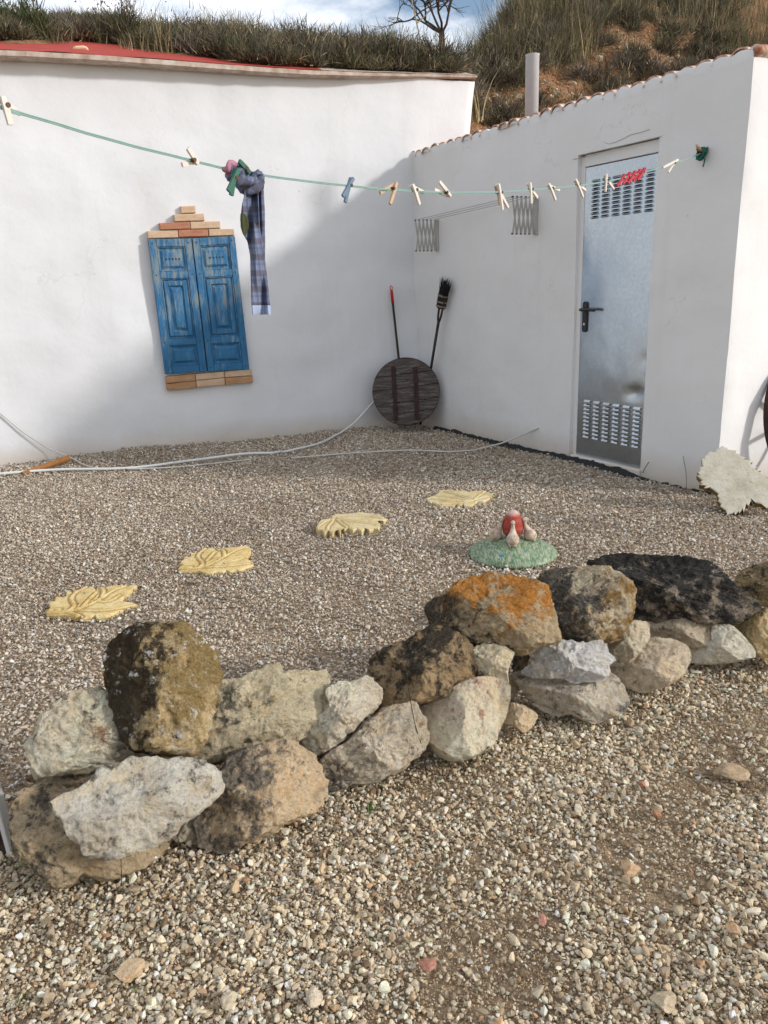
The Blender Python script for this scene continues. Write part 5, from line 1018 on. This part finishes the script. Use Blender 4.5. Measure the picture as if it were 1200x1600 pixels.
for (x0, y0, x1, y1) in ((-0.28, 0.78, -0.40, -0.82), (0.36, 0.68, 0.22, -0.86)):
    a, b_ = dc + (e1r * x0 + e2r * y0) * Rd + dn * 0.028, dc + (e1r * x1 + e2r * y1) * Rd + dn * 0.028
    st = MB().bar(a, b_, 0.040, 0.036, 0.012, e1r).build('iron_strap', MAT['iron'], disc)
    mb = MB()
    for t in (0.08, 0.35, 0.65, 0.92): mb.lathe([(0.009, 0.004), (0.008, 0.011), (0.003, 0.013)], lerp(a, b_, t), 8, dn)
    tag(mb.build('rivets', MAT['iron'], st), kind='stuff')
t0 = onL(611.5, 452, 0.05); t1 = onL(623, 560, 0.07); dd = t1 - t0; t2 = t1 + dd * ((0.02 - t1[2]) / dd[2])
broom = thing('mop_stick', 'dark mop stick with red cap leaning on the house wall in the corner', 'stick', np.array([t2[0], t2[1], 0]))
MB().tube([lerp(t0, t2, 0.06), t2], 0.0115, 10).build('handle', MAT['stick'], broom, smooth=True)
rc = MB().tube([t0 + (t0 - t2) * 0.0, lerp(t0, t2, 0.02), lerp(t0, t2, 0.10)], [0.011, 0.014, 0.014], 10).build('hanging_cap', MAT['red'], broom, smooth=True)
dv_ = unit(t0 - t2); sdv = unit(np.cross(dv_, LN)); loop_ = [t0 + dv_ * (0.012 + 0.018 * math.sin(a)) + sdv * 0.011 * math.cos(a) for a in np.linspace(0, math.pi, 9)]
MB().tube([t0 + sdv * 0.011] + loop_ + [t0 - sdv * 0.011], 0.004, 6).build('hanging_loop', MAT['red'], rc)
b0 = onR(697, 436, 0.06); b1 = onR(672, 577, 0.075); dd = b1 - b0; b2 = b1 + dd * ((0.02 - b1[2]) / dd[2]); ax = unit(b0 - b2)
bro = thing('upturned_broom', 'old broom standing bristles up against the outbuilding wall in the corner', 'broom', np.array([b2[0], b2[1], 0]))
bs = b0 - ax * 0.26; bsd = unit(np.cross(ax, RN)); bsd = bsd if bsd @ RD > 0 else -bsd
mb = MB(); mb.tube([b2, lerp(b2, bs, 0.55) + bsd * 0.01, lerp(b2, bs, 0.90)], [0.012, 0.012, 0.013], 8)
fk = lerp(b2, bs, 0.88); mb.tube(smooth_pts([fk, lerp(fk, bs, 0.5) - bsd * 0.022, bs - bsd * 0.03 + ax * 0.09], 4), 0.010, 7); mb.tube(smooth_pts([fk, lerp(fk, bs, 0.5) + bsd * 0.022, bs + bsd * 0.03 + ax * 0.09], 4), 0.010, 7)
mb.build('handle', MAT['stick'], bro, smooth=True)
MB().lathe([(0.038, 0), (0.045, 0.03), (0.047, 0.09), (0.046, 0.13)], bs + ax * 0.0, 18, ax, squash=0.6).build('bristle_block', MAT['bristle'], bro, smooth=True)
for hh in (0.012, 0.05, 0.105): MB().lathe([(0.043, 0), (0.049, 0.004), (0.049, 0.012), (0.043, 0.016)], bs + ax * hh, 18, ax, squash=0.65).build('binding', MAT['cord_tan'], bro)
n = 260; P = bs + ax * 0.12 + np.outer(rng.uniform(-0.044, 0.044, n), bsd) + np.outer(rng.uniform(-0.026, 0.026, n), np.cross(ax, bsd)); D = ax + 0.10 * rng.normal(size=(n, 3)) + ((P - bs) @ bsd)[:, None] * bsd * 2.0
blades('bristles', P, D, rng.uniform(0.09, 0.17, n), np.full(n, 0.006), np.full(n, 0.05), vcol(n, [(0.014, 0.015, 0.02), (0.03, 0.028, 0.03)], [3, 1]), MAT['veg'], bro)

# ------------------------------------------------------------------ wall drying rack
p1, p2 = onR(684, 368, 0.0), onR(839, 337, 0.0)
rack = thing('folding_drying_rack', 'folded concertina drying rack on the shaded outbuilding wall', 'drying rack', (p1 + p2) / 2)
hh = 0.125; dep = 0.20
for pp, nm_ in ((p1, 0), (p2, 1)):
    MB().slab([pp + RD * -0.02 + Z * hh * 1.05, pp + RD * 0.02 + Z * hh * 1.05, pp + RD * 0.02 - Z * hh * 1.05, pp - RD * 0.02 - Z * hh * 1.05], RN, 0.0, 0.022, 0.003).build('wall_plate', MAT['rack'], rack)
    arm = MB(); cap = MB()
    for i in range(5):
        a0, a1 = 0.03 + dep * i / 5, 0.03 + dep * (i + 1) / 5
        arm.bar(pp + RN * a0 - Z * hh, pp + RN * a1 + Z * hh, 0.014, 0.014, 0.004, RN); arm.bar(pp + RN * a0 + Z * hh + RD * 0.006, pp + RN * a1 - Z * hh + RD * 0.006, 0.014, 0.014, 0.004, RN)
        for sg in (1, -1): cap.lathe([(0.006, -0.008), (0.007, 0.0), (0.006, 0.008)], pp + RN * a1 + Z * hh * sg, 8, RD)
    ar = arm.build('scissor_arm', MAT['rack'], rack); tag(cap.build('pivot_caps', MAT['black'], ar), kind='stuff')
for i in (0, 2, 4):
    o_ = 0.03 + dep * (i + 1) / 5; MB().tube([p1 + RN * o_ + Z * hh, p2 + RN * o_ + Z * hh], 0.0032, 6).build('rod', MAT['rack'], rack)

# ------------------------------------------------------------------ hoses and pipe on the ground
def ground_line(L, rad, zoff=0.0): return smooth_pts([(lambda p: np.array([p[0], p[1], float(gz(p[0], p[1])) + rad + 0.006 + zz]))(gnd(a, b, 0.02 + zz)) for a, b, zz in L], 8)
pts = ground_line([(-160, 752, 0), (0, 742, 0), (90, 734, 0), (200, 730, 0), (300, 719, 0), (380, 710, 0), (424, 707, -0.006), (440, 705, -0.02)], 0.011)
tag(MB().tube(pts, 0.011, 8).build('white_hose', MAT['white_hose'], smooth=True), 'thick white hose running along the gravel at the left', 'hose')
pts = ground_line([(440, 706, -0.02), (455, 703, 0.0), (500, 692, 0.0), (530, 680, 0.0)], 0.010) ; pts += smooth_pts([pts[-1], onL(552, 662, 0.14), onL(570, 643, 0.09), onL(583, 629, 0.06), onL(605, 606, 0.035)], 6)[1:]
tag(MB().tube(pts, 0.010, 8).build('rising_hose', MAT['white_hose'], smooth=True), 'white hose rising from the gravel behind the round wooden lid', 'hose')
pts = smooth_pts([onL(-130, 560, 0.02), onL(-40, 620, 0.02), onL(0, 646, 0.02), onL(40, 678, 0.03), onL(85, 706, 0.06)], 6)[:-1] + ground_line([(110, 718, 0.0), (150, 730, 0), (250, 729, 0), (340, 721, 0), (400, 716, -0.015)], 0.006)
tag(MB().tube(pts, 0.006, 7).build('thin_cable', MAT['cable'], smooth=True), 'thin pale cable hanging down the house wall and along the hose', 'cable')
pts = ground_line([(455, 713, -0.012), (480, 711, 0), (560, 707, 0), (640, 705, 0), (700, 704, 0), (740, 701, 0)], 0.006); pts += smooth_pts([pts[-1], onR(785, 692, 0.16), onR(815, 680, 0.06), onR(842, 668, 0.0)], 6)[1:]
tag(MB().tube(pts, 0.006, 7).build('wall_cable', MAT['cable'], smooth=True), 'thin pale cable crossing the gravel into the outbuilding wall', 'cable')
a, b_ = gnd(35, 741, 0.015), gnd(107, 716, 0.06)
tag(MB().tube([a, lerp(a, b_, 0.5), b_], [0.02, 0.022, 0.026], 12).build('rusty_pipe', MAT['rust_pipe'], smooth=False), 'short orange brown pipe lying under the hose by the house wall', 'pipe')
pa = gnd(655, 704)
# ------------------------------------------------------------------ clothes line
hook = onR(1097, 239, 0.03); A0 = ray(0, 167); A0 = CAM + A0 * (1.75 / math.hypot(A0[0], A0[1])); cpn = unit(np.array([-(hook - A0)[1], (hook - A0)[0], 0]))
def onC(px, py, off=0.0): return onplane(px, py, hook + cpn * off, cpn)
LP = [(-40, 154), (0, 167), (70, 188), (150, 212), (220, 231), (297, 250), (350, 263), (400, 272), (470, 282), (543, 290), (600, 296), (650, 299), (700, 301), (740, 301), (784, 300), (831, 297), (906, 290), (950, 283), (985, 275), (1052, 256), (1097, 239)]
base = [onC(a, b) for a, b in LP]; dirx = unit(base[0] - base[1]); left_end = base[0] + dirx * 1.0 + Z * 0.02
line = thing('clothesline', 'pale green double clothesline strung from the outbuilding wall across the yard', 'clothesline', hook)
cl = smooth_pts([left_end] + base, 6)
for sgn, rr in ((1, 0.0016), (-1, 0.0016)):
    MB().tube([p + Z * (0.0016 * sgn) + cpn * 0.001 * math.sin(i * 0.9) for i, p in enumerate(cl)], rr, 6).build('cord', MAT['green_cord'], line, smooth=True)
mb = MB(); kn = []
for i in range(60):
    a = i * 0.62; kn.append(hook + RN * (0.0 + 0.018 * math.sin(a * 0.37)) + RD * 0.022 * math.cos(a) + Z * (0.030 * math.sin(a * 1.07) - 0.004))
mb.tube(kn, 0.006, 6); mb.tube(smooth_pts([hook, hook - Z * 0.04 + RD * 0.02, hook - Z * 0.075 + RD * 0.012], 4), 0.004, 5); mb.build('knot', MAT['dark_green'], line, smooth=True)
MB().tube([hook - RN * 0.05, hook + RN * 0.03, hook + RN * 0.045 + Z * 0.02], 0.006, 6).build('wall_hook', MAT['iron'], line)
post = np.array([left_end[0], left_end[1], 0.0])
tag(MB().lathe([(0.025, -0.05), (0.025, left_end[2] + 0.08), (0.002, left_end[2] + 0.09)], post, 14).build('clothesline_post', MAT['zinc_light'], smooth=True), 'thin metal post outside the frame holding the clothesline', 'post')
def pin(head, legs, mat, label, w=0.0105, off=0.0, name='clothespin'):
    H = onC(*head, off); th = thing(name, label, 'clothespin', H, 'clothespins on the line')
    for i, l in enumerate(legs):
        T = onC(*l, off); sh = cpn * (0.006 * (1 if i else -1)); dd_ = unit(T - H)
        lg = MB(); L = np.linalg.norm(T - H); s_ = unit(np.cross(dd_, cpn))
        lg.bar(H - dd_ * 0.006 + sh * 0.6, H + dd_ * L * 0.45 + sh, 0.009, 0.0115, 0.0075, s_); lg.bar(H + dd_ * L * 0.44 + sh, T + sh, 0.0115, 0.010, 0.0065, s_)
        lg.build('prong', MAT[mat], th)
    T = np.mean([onC(*l, off) for l in legs], 0); m_ = lerp(H, T, 0.30)
    MB().tube([m_ + cpn * 0.011, m_ - cpn * 0.011], 0.0048, 8).build('spring', MAT['spring'], th)
pin((4, 157), [(14, 196), (27, 172)], 'pin_white', 'off white clothespin at the far left end of the line')
pin((305, 253), [(291, 232), (287, 257)], 'pin_white', 'off white clothespin alone between the left edge and the plaid cloth')
pin((369, 268), [(354, 299), (364, 305)], 'pin_green', 'dark green clothespin hanging below the plaid cloth knot', off=-0.03)
pin((386, 268), [(371, 252), (376, 256)], 'pin_green', 'green clothespin tip standing above the plaid cloth knot', off=-0.03)
pin((549, 281), [(533, 307), (542, 316)], 'pin_blue', 'blue grey clothespin right of the plaid cloth')
pin((617, 288), [(607, 319), (596, 301)], 'pin_tan', 'tan clothespin next to the blue grey one')
pin((644, 291), [(653, 320), (664, 300)], 'pin_white', 'off white clothespin right of the tan one, above the broom corner')
pin((701, 305), [(684, 284), (681, 296)], 'pin_white', 'off white clothespin with its prongs pointing up above the drying rack')
pin((778, 290), [(783, 328), (796, 324)], 'pin_white', 'larger off white clothespin in front of the drying rack rods')
pin((776, 292), [(779, 321), (787, 316)], 'pin_tan', 'clothespin half hidden behind the larger off white one', off=0.02)
pin((827, 288), [(828, 318), (842, 309)], 'pin_white', 'off white clothespin in front of the right rack bracket')
pin((857, 289), [(866, 313), (876, 297)], 'pin_white', 'off white clothespin on the wall between the rack and the door')
pin((899, 282), [(909, 308), (917, 297)], 'pin_white', 'off white clothespin over the left edge of the steel door')
pin((946, 274), [(944, 300), (961, 295)], 'pin_white', 'off white clothespin over the upper louvres left of the red ones')
for i, (x_, y_) in enumerate(((971, 280), (980, 277), (988, 275), (996, 272), (1003, 270))):
    pin((x_ + 4, y_ - 6), [(x_ - 9, y_ + 11), (x_ - 2, y_ + 9)], 'pin_red', ['leftmost of the five red clothespins over the steel door', 'second from left of the five red clothespins over the door', 'middle one of the five red clothespins over the door', 'fourth from left of the five red clothespins over the door', 'rightmost of the five red clothespins over the steel door'][i], off=0.006 * (i % 2))
pin((1058, 250), [(1034, 262), (1046, 269)], 'pin_white', 'off white clothespin between the steel door and the wall hook')
pin((1096, 236), [(1086, 227), (1090, 230)], 'pin_tan', 'clothespin at the knotted right end of the line')

# plaid cloth
k = M('plaid_cloth', 0.9, spec=0.1); uvn = k.tc.outputs['UV']; sx_ = k.n('SeparateXYZ', Vector=uvn)
def stripe(o_, f, a, b): return k.ramp(k.math('FRACT', k.math('MULTIPLY', o_, f)), [(a - 0.03, 0.0), (a, 1.0), (b, 1.0), (b + 0.03, 0.0)])
su = k.math('ADD', stripe(sx_.outputs['X'], 4.0, 0.1, 0.42), k.math('MULTIPLY', stripe(sx_.outputs['X'], 4.0, 0.62, 0.72), 0.6)); sv = k.math('ADD', stripe(sx_.outputs['Y'], 9.0, 0.1, 0.45), k.math('MULTIPLY', stripe(sx_.outputs['Y'], 9.0, 0.66, 0.76), 0.5))
c = k.mix(k.math('MULTIPLY', su, 0.55), (0.14, 0.185, 0.31), (0.05, 0.042, 0.055)); c = k.mix(k.math('MULTIPLY', sv, 0.6), c, (0.062, 0.042, 0.046))
weave = k.noise(400, 2); c = k.mix(0.12, c, k.mix(weave, (0, 0, 0), (0.5, 0.5, 0.55))); k.col(c); k.bump(weave, 0.2, 0.001); MAT['plaid'] = k.m
MAT['cuff'] = simple('pale_blue_cuff', (0.30, 0.36, 0.50), 0.9, var=0.12, scale=60, bump=0.1)
MAT['pinkcloth'] = simple('faded_pink_cloth', (0.38, 0.17, 0.22), 0.9, var=0.4, scale=18, bump=0.3)
MAT['lining'] = simple('olive_lining', (0.05, 0.055, 0.02), 0.9, var=0.3, scale=18, bump=0.3)
def z2(x, y): return (330 + x / 4, 230 + y / 4)
cloth = thing('plaid_cloth', 'blue and brown plaid sleeve knotted on the clothesline by the blue window', 'cloth', onC(405, 490))
def sleeve(name, rows, depth, mat, off=0.0, seed=0, v0=0.0, v1=1.0, par=None):
    N = 40; V = []; UV = []; R_ = np.array(rows, float); yy = np.linspace(R_[0, 0], R_[-1, 0], 46)
    for i, y in enumerate(yy):
        l, r_ = np.interp(y, R_[:, 0], R_[:, 1]), np.interp(y, R_[:, 0], R_[:, 2]); 
        for j in range(N):
            a = 2 * math.pi * j / N; cxp = (l + r_) / 2 + (r_ - l) / 2 * math.cos(a); t = (1 - math.cos(a)) / 2
            fold = 0.018 * math.sin(cxp * 0.055 + y * 0.004 + seed) + 0.006 * math.sin(cxp * 0.13 - y * 0.011 + seed * 2) + 0.004 * math.sin(y * 0.03 + seed)
            V.append(onC(*z2(cxp, y), off - (depth * math.sin(a) + fold))); UV.append(((1 - math.cos(a)) / 2 * (r_ - l) / 130.0, lerp(v0, v1, i / 45) * (R_[-1, 0] - R_[0, 0]) / 900.0))
    F = [(i * N + j, i * N + (j + 1) % N, (i + 1) * N + (j + 1) % N, (i + 1) * N + j) for i in range(45) for j in range(N)] + [tuple(range(45 * N, 46 * N)), tuple(range(N))[::-1]]
    return mesh_obj(name, V, F, mat, par or cloth, smooth=True, uv=UV)
sleeve('hanging_panel', [(150, 258, 318), (200, 235, 326), (300, 245, 330), (400, 262, 336), (500, 275, 336), (600, 290, 338), (700, 312, 337), (725, 325, 336)], 0.010, MAT['plaid'], 0.016, 1)
sl = sleeve('sleeve', [(160, 225, 305), (210, 212, 300), (300, 206, 296), (360, 192, 298), (420, 185, 300), (500, 190, 304), (545, 200, 310), (590, 226, 318), (680, 243, 334), (780, 245, 347), (870, 249, 357), (960, 250, 366), (992, 252, 370)], 0.014, MAT['plaid'], 0.0, 2.2)
sleeve('cuff', [(988, 251, 371), (1046, 256, 375)], 0.017, MAT['cuff'], 0.0, 2.2)
sleeve('lining_patch', [(415, 183, 212), (450, 181, 232), (500, 184, 236), (540, 196, 222), (556, 206, 212)], 0.008, MAT['lining'], -0.016, 0.6)
def lumpy(name, pts, rad, mat, off, seed):
    P = smooth_pts([onC(*z2(a, b), off) for a, b in pts], 8); rad = np.interp(np.linspace(0, 1, len(P)), np.linspace(0, 1, len(rad)), rad); mb = MB().tube(P, list(rad), 20); V = np.array(mb.V); c_ = np.repeat(np.array(P), 20, 0); dV = V - c_
    for i in range(len(V)): V[i] = c_[i] + dV[i] * (1 + 0.32 * math.sin((i % 20) * 0.95 + i // 20 * 0.35 + seed) + 0.25 * fbm(V[i] * 45))
    N = 20; uv = [((i % N) / N * 0.6, i // N / 60) for i in range(len(V))]
    return mesh_obj(name, V, mb.F, mat, cloth, smooth=True, uv=uv)
lumpy('knot', [(118, 150), (150, 165), (190, 195), (235, 222), (268, 215), (285, 180), (272, 158)], [0.016, 0.021, 0.022, 0.023, 0.020, 0.018, 0.010], MAT['plaid'], -0.012, 0)
lumpy('knot_tail', [(95, 158), (112, 132), (150, 118), (185, 130), (215, 150), (240, 168)], [0.008, 0.012, 0.011, 0.010, 0.010, 0.006], MAT['pinkcloth'], -0.008, 2)

# ------------------------------------------------------------------ things cut by the frame
g0 = gnd(4, 1330); s_ = unit(np.array([1, 0.25, 0])); nrm = np.array([s_[1], -s_[0], 0])
bt = np.array([onplane(0, 1160, g0, np.array([0, -1., 0]))])[0]; hb = bt[2]
brd = thing('white_board', 'white painted board standing at the left edge beside the stones', 'board', g0)
a_, b2_ = g0 + Z * -0.02, g0 + np.array([-0.005, 0.0, 0]) + Z * (hb + 0.0)
MB().add([g0 + np.array([0.010, 0, -0.03]), g0 + np.array([-0.22, -0.05, -0.03]), g0 + np.array([-0.24, -0.05, hb + 0.06]), g0 + np.array([-0.004, 0, hb - 0.03]), g0 + np.array([0.010, 0.025, -0.03]), g0 + np.array([-0.22, -0.025, -0.03]), g0 + np.array([-0.24, -0.025, hb + 0.06]), g0 + np.array([-0.004, 0.025, hb - 0.03])], [(0, 3, 2, 1), (4, 5, 6, 7), (0, 4, 7, 3), (3, 7, 6, 2), (2, 6, 5, 1), (1, 5, 4, 0)]).build('panel', MAT['stick'], brd)
MB().slab([g0 + np.array([0.004, -0.004, hb - 0.02]), g0 + np.array([0.004, 0.03, hb - 0.02]), g0 + np.array([0.020, 0.03, -0.02]), g0 + np.array([0.020, -0.004, -0.02])], unit(np.array([1, 0, 0.03])), -0.008, 0.003, 0.002).build('edge_strip', MAT['white_board'], brd)
# old cart wheel leaning on the sunlit end wall
wr = 0.42; fp = onplane(1199, 630, FC + FN * 0.10, FN); wc = fp + FD * (wr + 0.022) ; wc[2] = wr * 0.97
wn_ = unit(FN + Z * 0.18); wu = unit(Z - wn_ * (Z @ wn_)); wx = np.cross(wu, wn_)
wheel = thing('cart_wheel', 'old dark cart wheel leaning on the sunlit end wall, cut by the right edge', 'wheel', np.array([wc[0], wc[1], 0]))
def ring(r0, r1, o0, o1, n_=64):
    V = []
    for a in np.linspace(0, 2 * math.pi, n_, endpoint=False):
        for r_, o_ in ((r1, o0), (r1, o1), (r0, o1), (r0, o0)): V.append(wc + (wx * math.cos(a) + wu * math.sin(a)) * r_ + wn_ * o_)
    return V, [(i * 4 + j, ((i + 1) % n_) * 4 + j, ((i + 1) % n_) * 4 + (j + 1) % 4, i * 4 + (j + 1) % 4) for i in range(n_) for j in range(4)]
mesh_obj('rim', *ring(wr - 0.055, wr - 0.008, -0.022, 0.022), MAT['wheel'], wheel); mesh_obj('iron_tyre', *ring(wr - 0.009, wr, -0.025, 0.025), MAT['iron'], wheel)
MB().lathe([(0.05, -0.06), (0.07, -0.03), (0.07, 0.03), (0.05, 0.07)], wc, 20, wn_).build('hub', MAT['wheel'], wheel)
for i in range(10):
    a = 2 * math.pi * i / 10 + 0.2; dv2 = wx * math.cos(a) + wu * math.sin(a); MB().tube([wc + dv2 * 0.06, wc + dv2 * (wr - 0.04)], [0.018, 0.014], 8).build('spoke', MAT['wheel'], wheel)

# ------------------------------------------------------------------ weeds, twigs, dry stalks
W_ = []
GRN, GRN2 = (0.07, 0.13, 0.025), (0.10, 0.15, 0.04)
def weed(px, py, n, h, rad, pal=(GRN, GRN2), w=(1, 1)):
    p = gnd(px, py); p[2] = float(gz(p[0], p[1])) - 0.004; W_.append(grass_arrays(p, rad, n, h, list(pal), list(w), 0.6, (0.0015, 0.004)))
for px, py, n, h, rad in ((583, 1270, 26, 0.030, 0.012), (20, 1310, 30, 0.07, 0.02), (28, 1345, 20, 0.04, 0.02), (735, 1185, 26, 0.03, 0.03), (700, 1190, 14, 0.03, 0.02), (905, 1130, 26, 0.025, 0.03), (985, 1075, 14, 0.025, 0.02), (1060, 1105, 12, 0.02, 0.02), (840, 1160, 20, 0.02, 0.03), (30, 1570, 14, 0.02, 0.015), (215, 1545, 10, 0.02, 0.015), (410, 1385, 10, 0.02, 0.015), (310, 1300, 16, 0.03, 0.03), (690, 1390, 10, 0.02, 0.02), (135, 760, 10, 0.03, 0.03), (970, 760, 12, 0.03, 0.03)): weed(px, py, n, h, rad)
for _ in range(90):
    px, py = random.uniform(0, 1200), random.uniform(1080, 1600)
    if py > np.interp(px, [b[0] for b in BASE], [b[1] for b in BASE]) + 10: weed(px, py, random.randint(2, 7), random.uniform(0.008, 0.02), 0.01, (GRN, STRAW, (0.14, 0.12, 0.06)), (2, 2, 2))
tag(blades('weeds', *cat(W_), MAT['veg']), 'tiny green sprouts scattered through the gravel', 'weeds', kind='stuff')
# thin twigs lying on the gravel, and litter of dry bits
n = 900; px = rng.uniform(-20, 1220, n); py = rng.uniform(1050, 1620, n); kp = py > np.interp(px, [b[0] for b in BASE], [b[1] for b in BASE]) + 5; px, py = px[kp], py[kp]
P = np.array([gnd(a, b) for a, b in zip(px, py)]); P[:, 2] = gz(P[:, 0], P[:, 1]) + rng.uniform(0.002, 0.010, len(P)); n = len(P)
D = np.c_[rng.normal(size=(n, 2)), rng.normal(0, 0.12, n)]; L = rng.lognormal(math.log(0.022), 0.6, n)
tag(blades('dry_litter', P, D, np.clip(L, 0.008, 0.11), rng.uniform(0.0012, 0.003, n), rng.uniform(0, 0.25, n), vcol(n, [(0.10, 0.07, 0.045), (0.30, 0.24, 0.15), (0.05, 0.038, 0.03)], [4, 2, 3]), MAT['veg']), 'dry twigs and plant litter lying on the gravel', 'litter', kind='stuff')
def stalk(L, label, rad=0.0016, mat='stick', dist=None):
    tag(MB().tube(smooth_pts(L, 5), rad, 5).build('dry_stalk', MAT[mat]), label, 'stalk')
g = gnd(1072, 768); stalk([g, onR(1072, 740, 0.03), onR(1067, 712, 0.02)], 'thin dark stalk standing by the outbuilding wall near the corner')
g = gnd(1003, 742); stalk([g, onR(1008, 731, 0.05), onR(1014, 722, 0.05)], 'short brown twig poking up at the right foot of the steel door', 0.0025)
def front(px, py, off): d = ray(px, py); return CAM + d * ((base_dist(px) + off) / math.hypot(d[0], d[1]))
stalk([front(667, 1215, -0.06), front(660, 1170, -0.06), front(648, 1130, -0.05), front(638, 1075, -0.04)], 'long thin dry stalk bending up in front of the speckled middle stone', 0.0012)
stalk([front(190, 1385, -0.10), front(189, 1340, -0.10), front(189, 1295, -0.09)], 'thin dry stalk standing in front of the pale leaning slab', 0.0010)
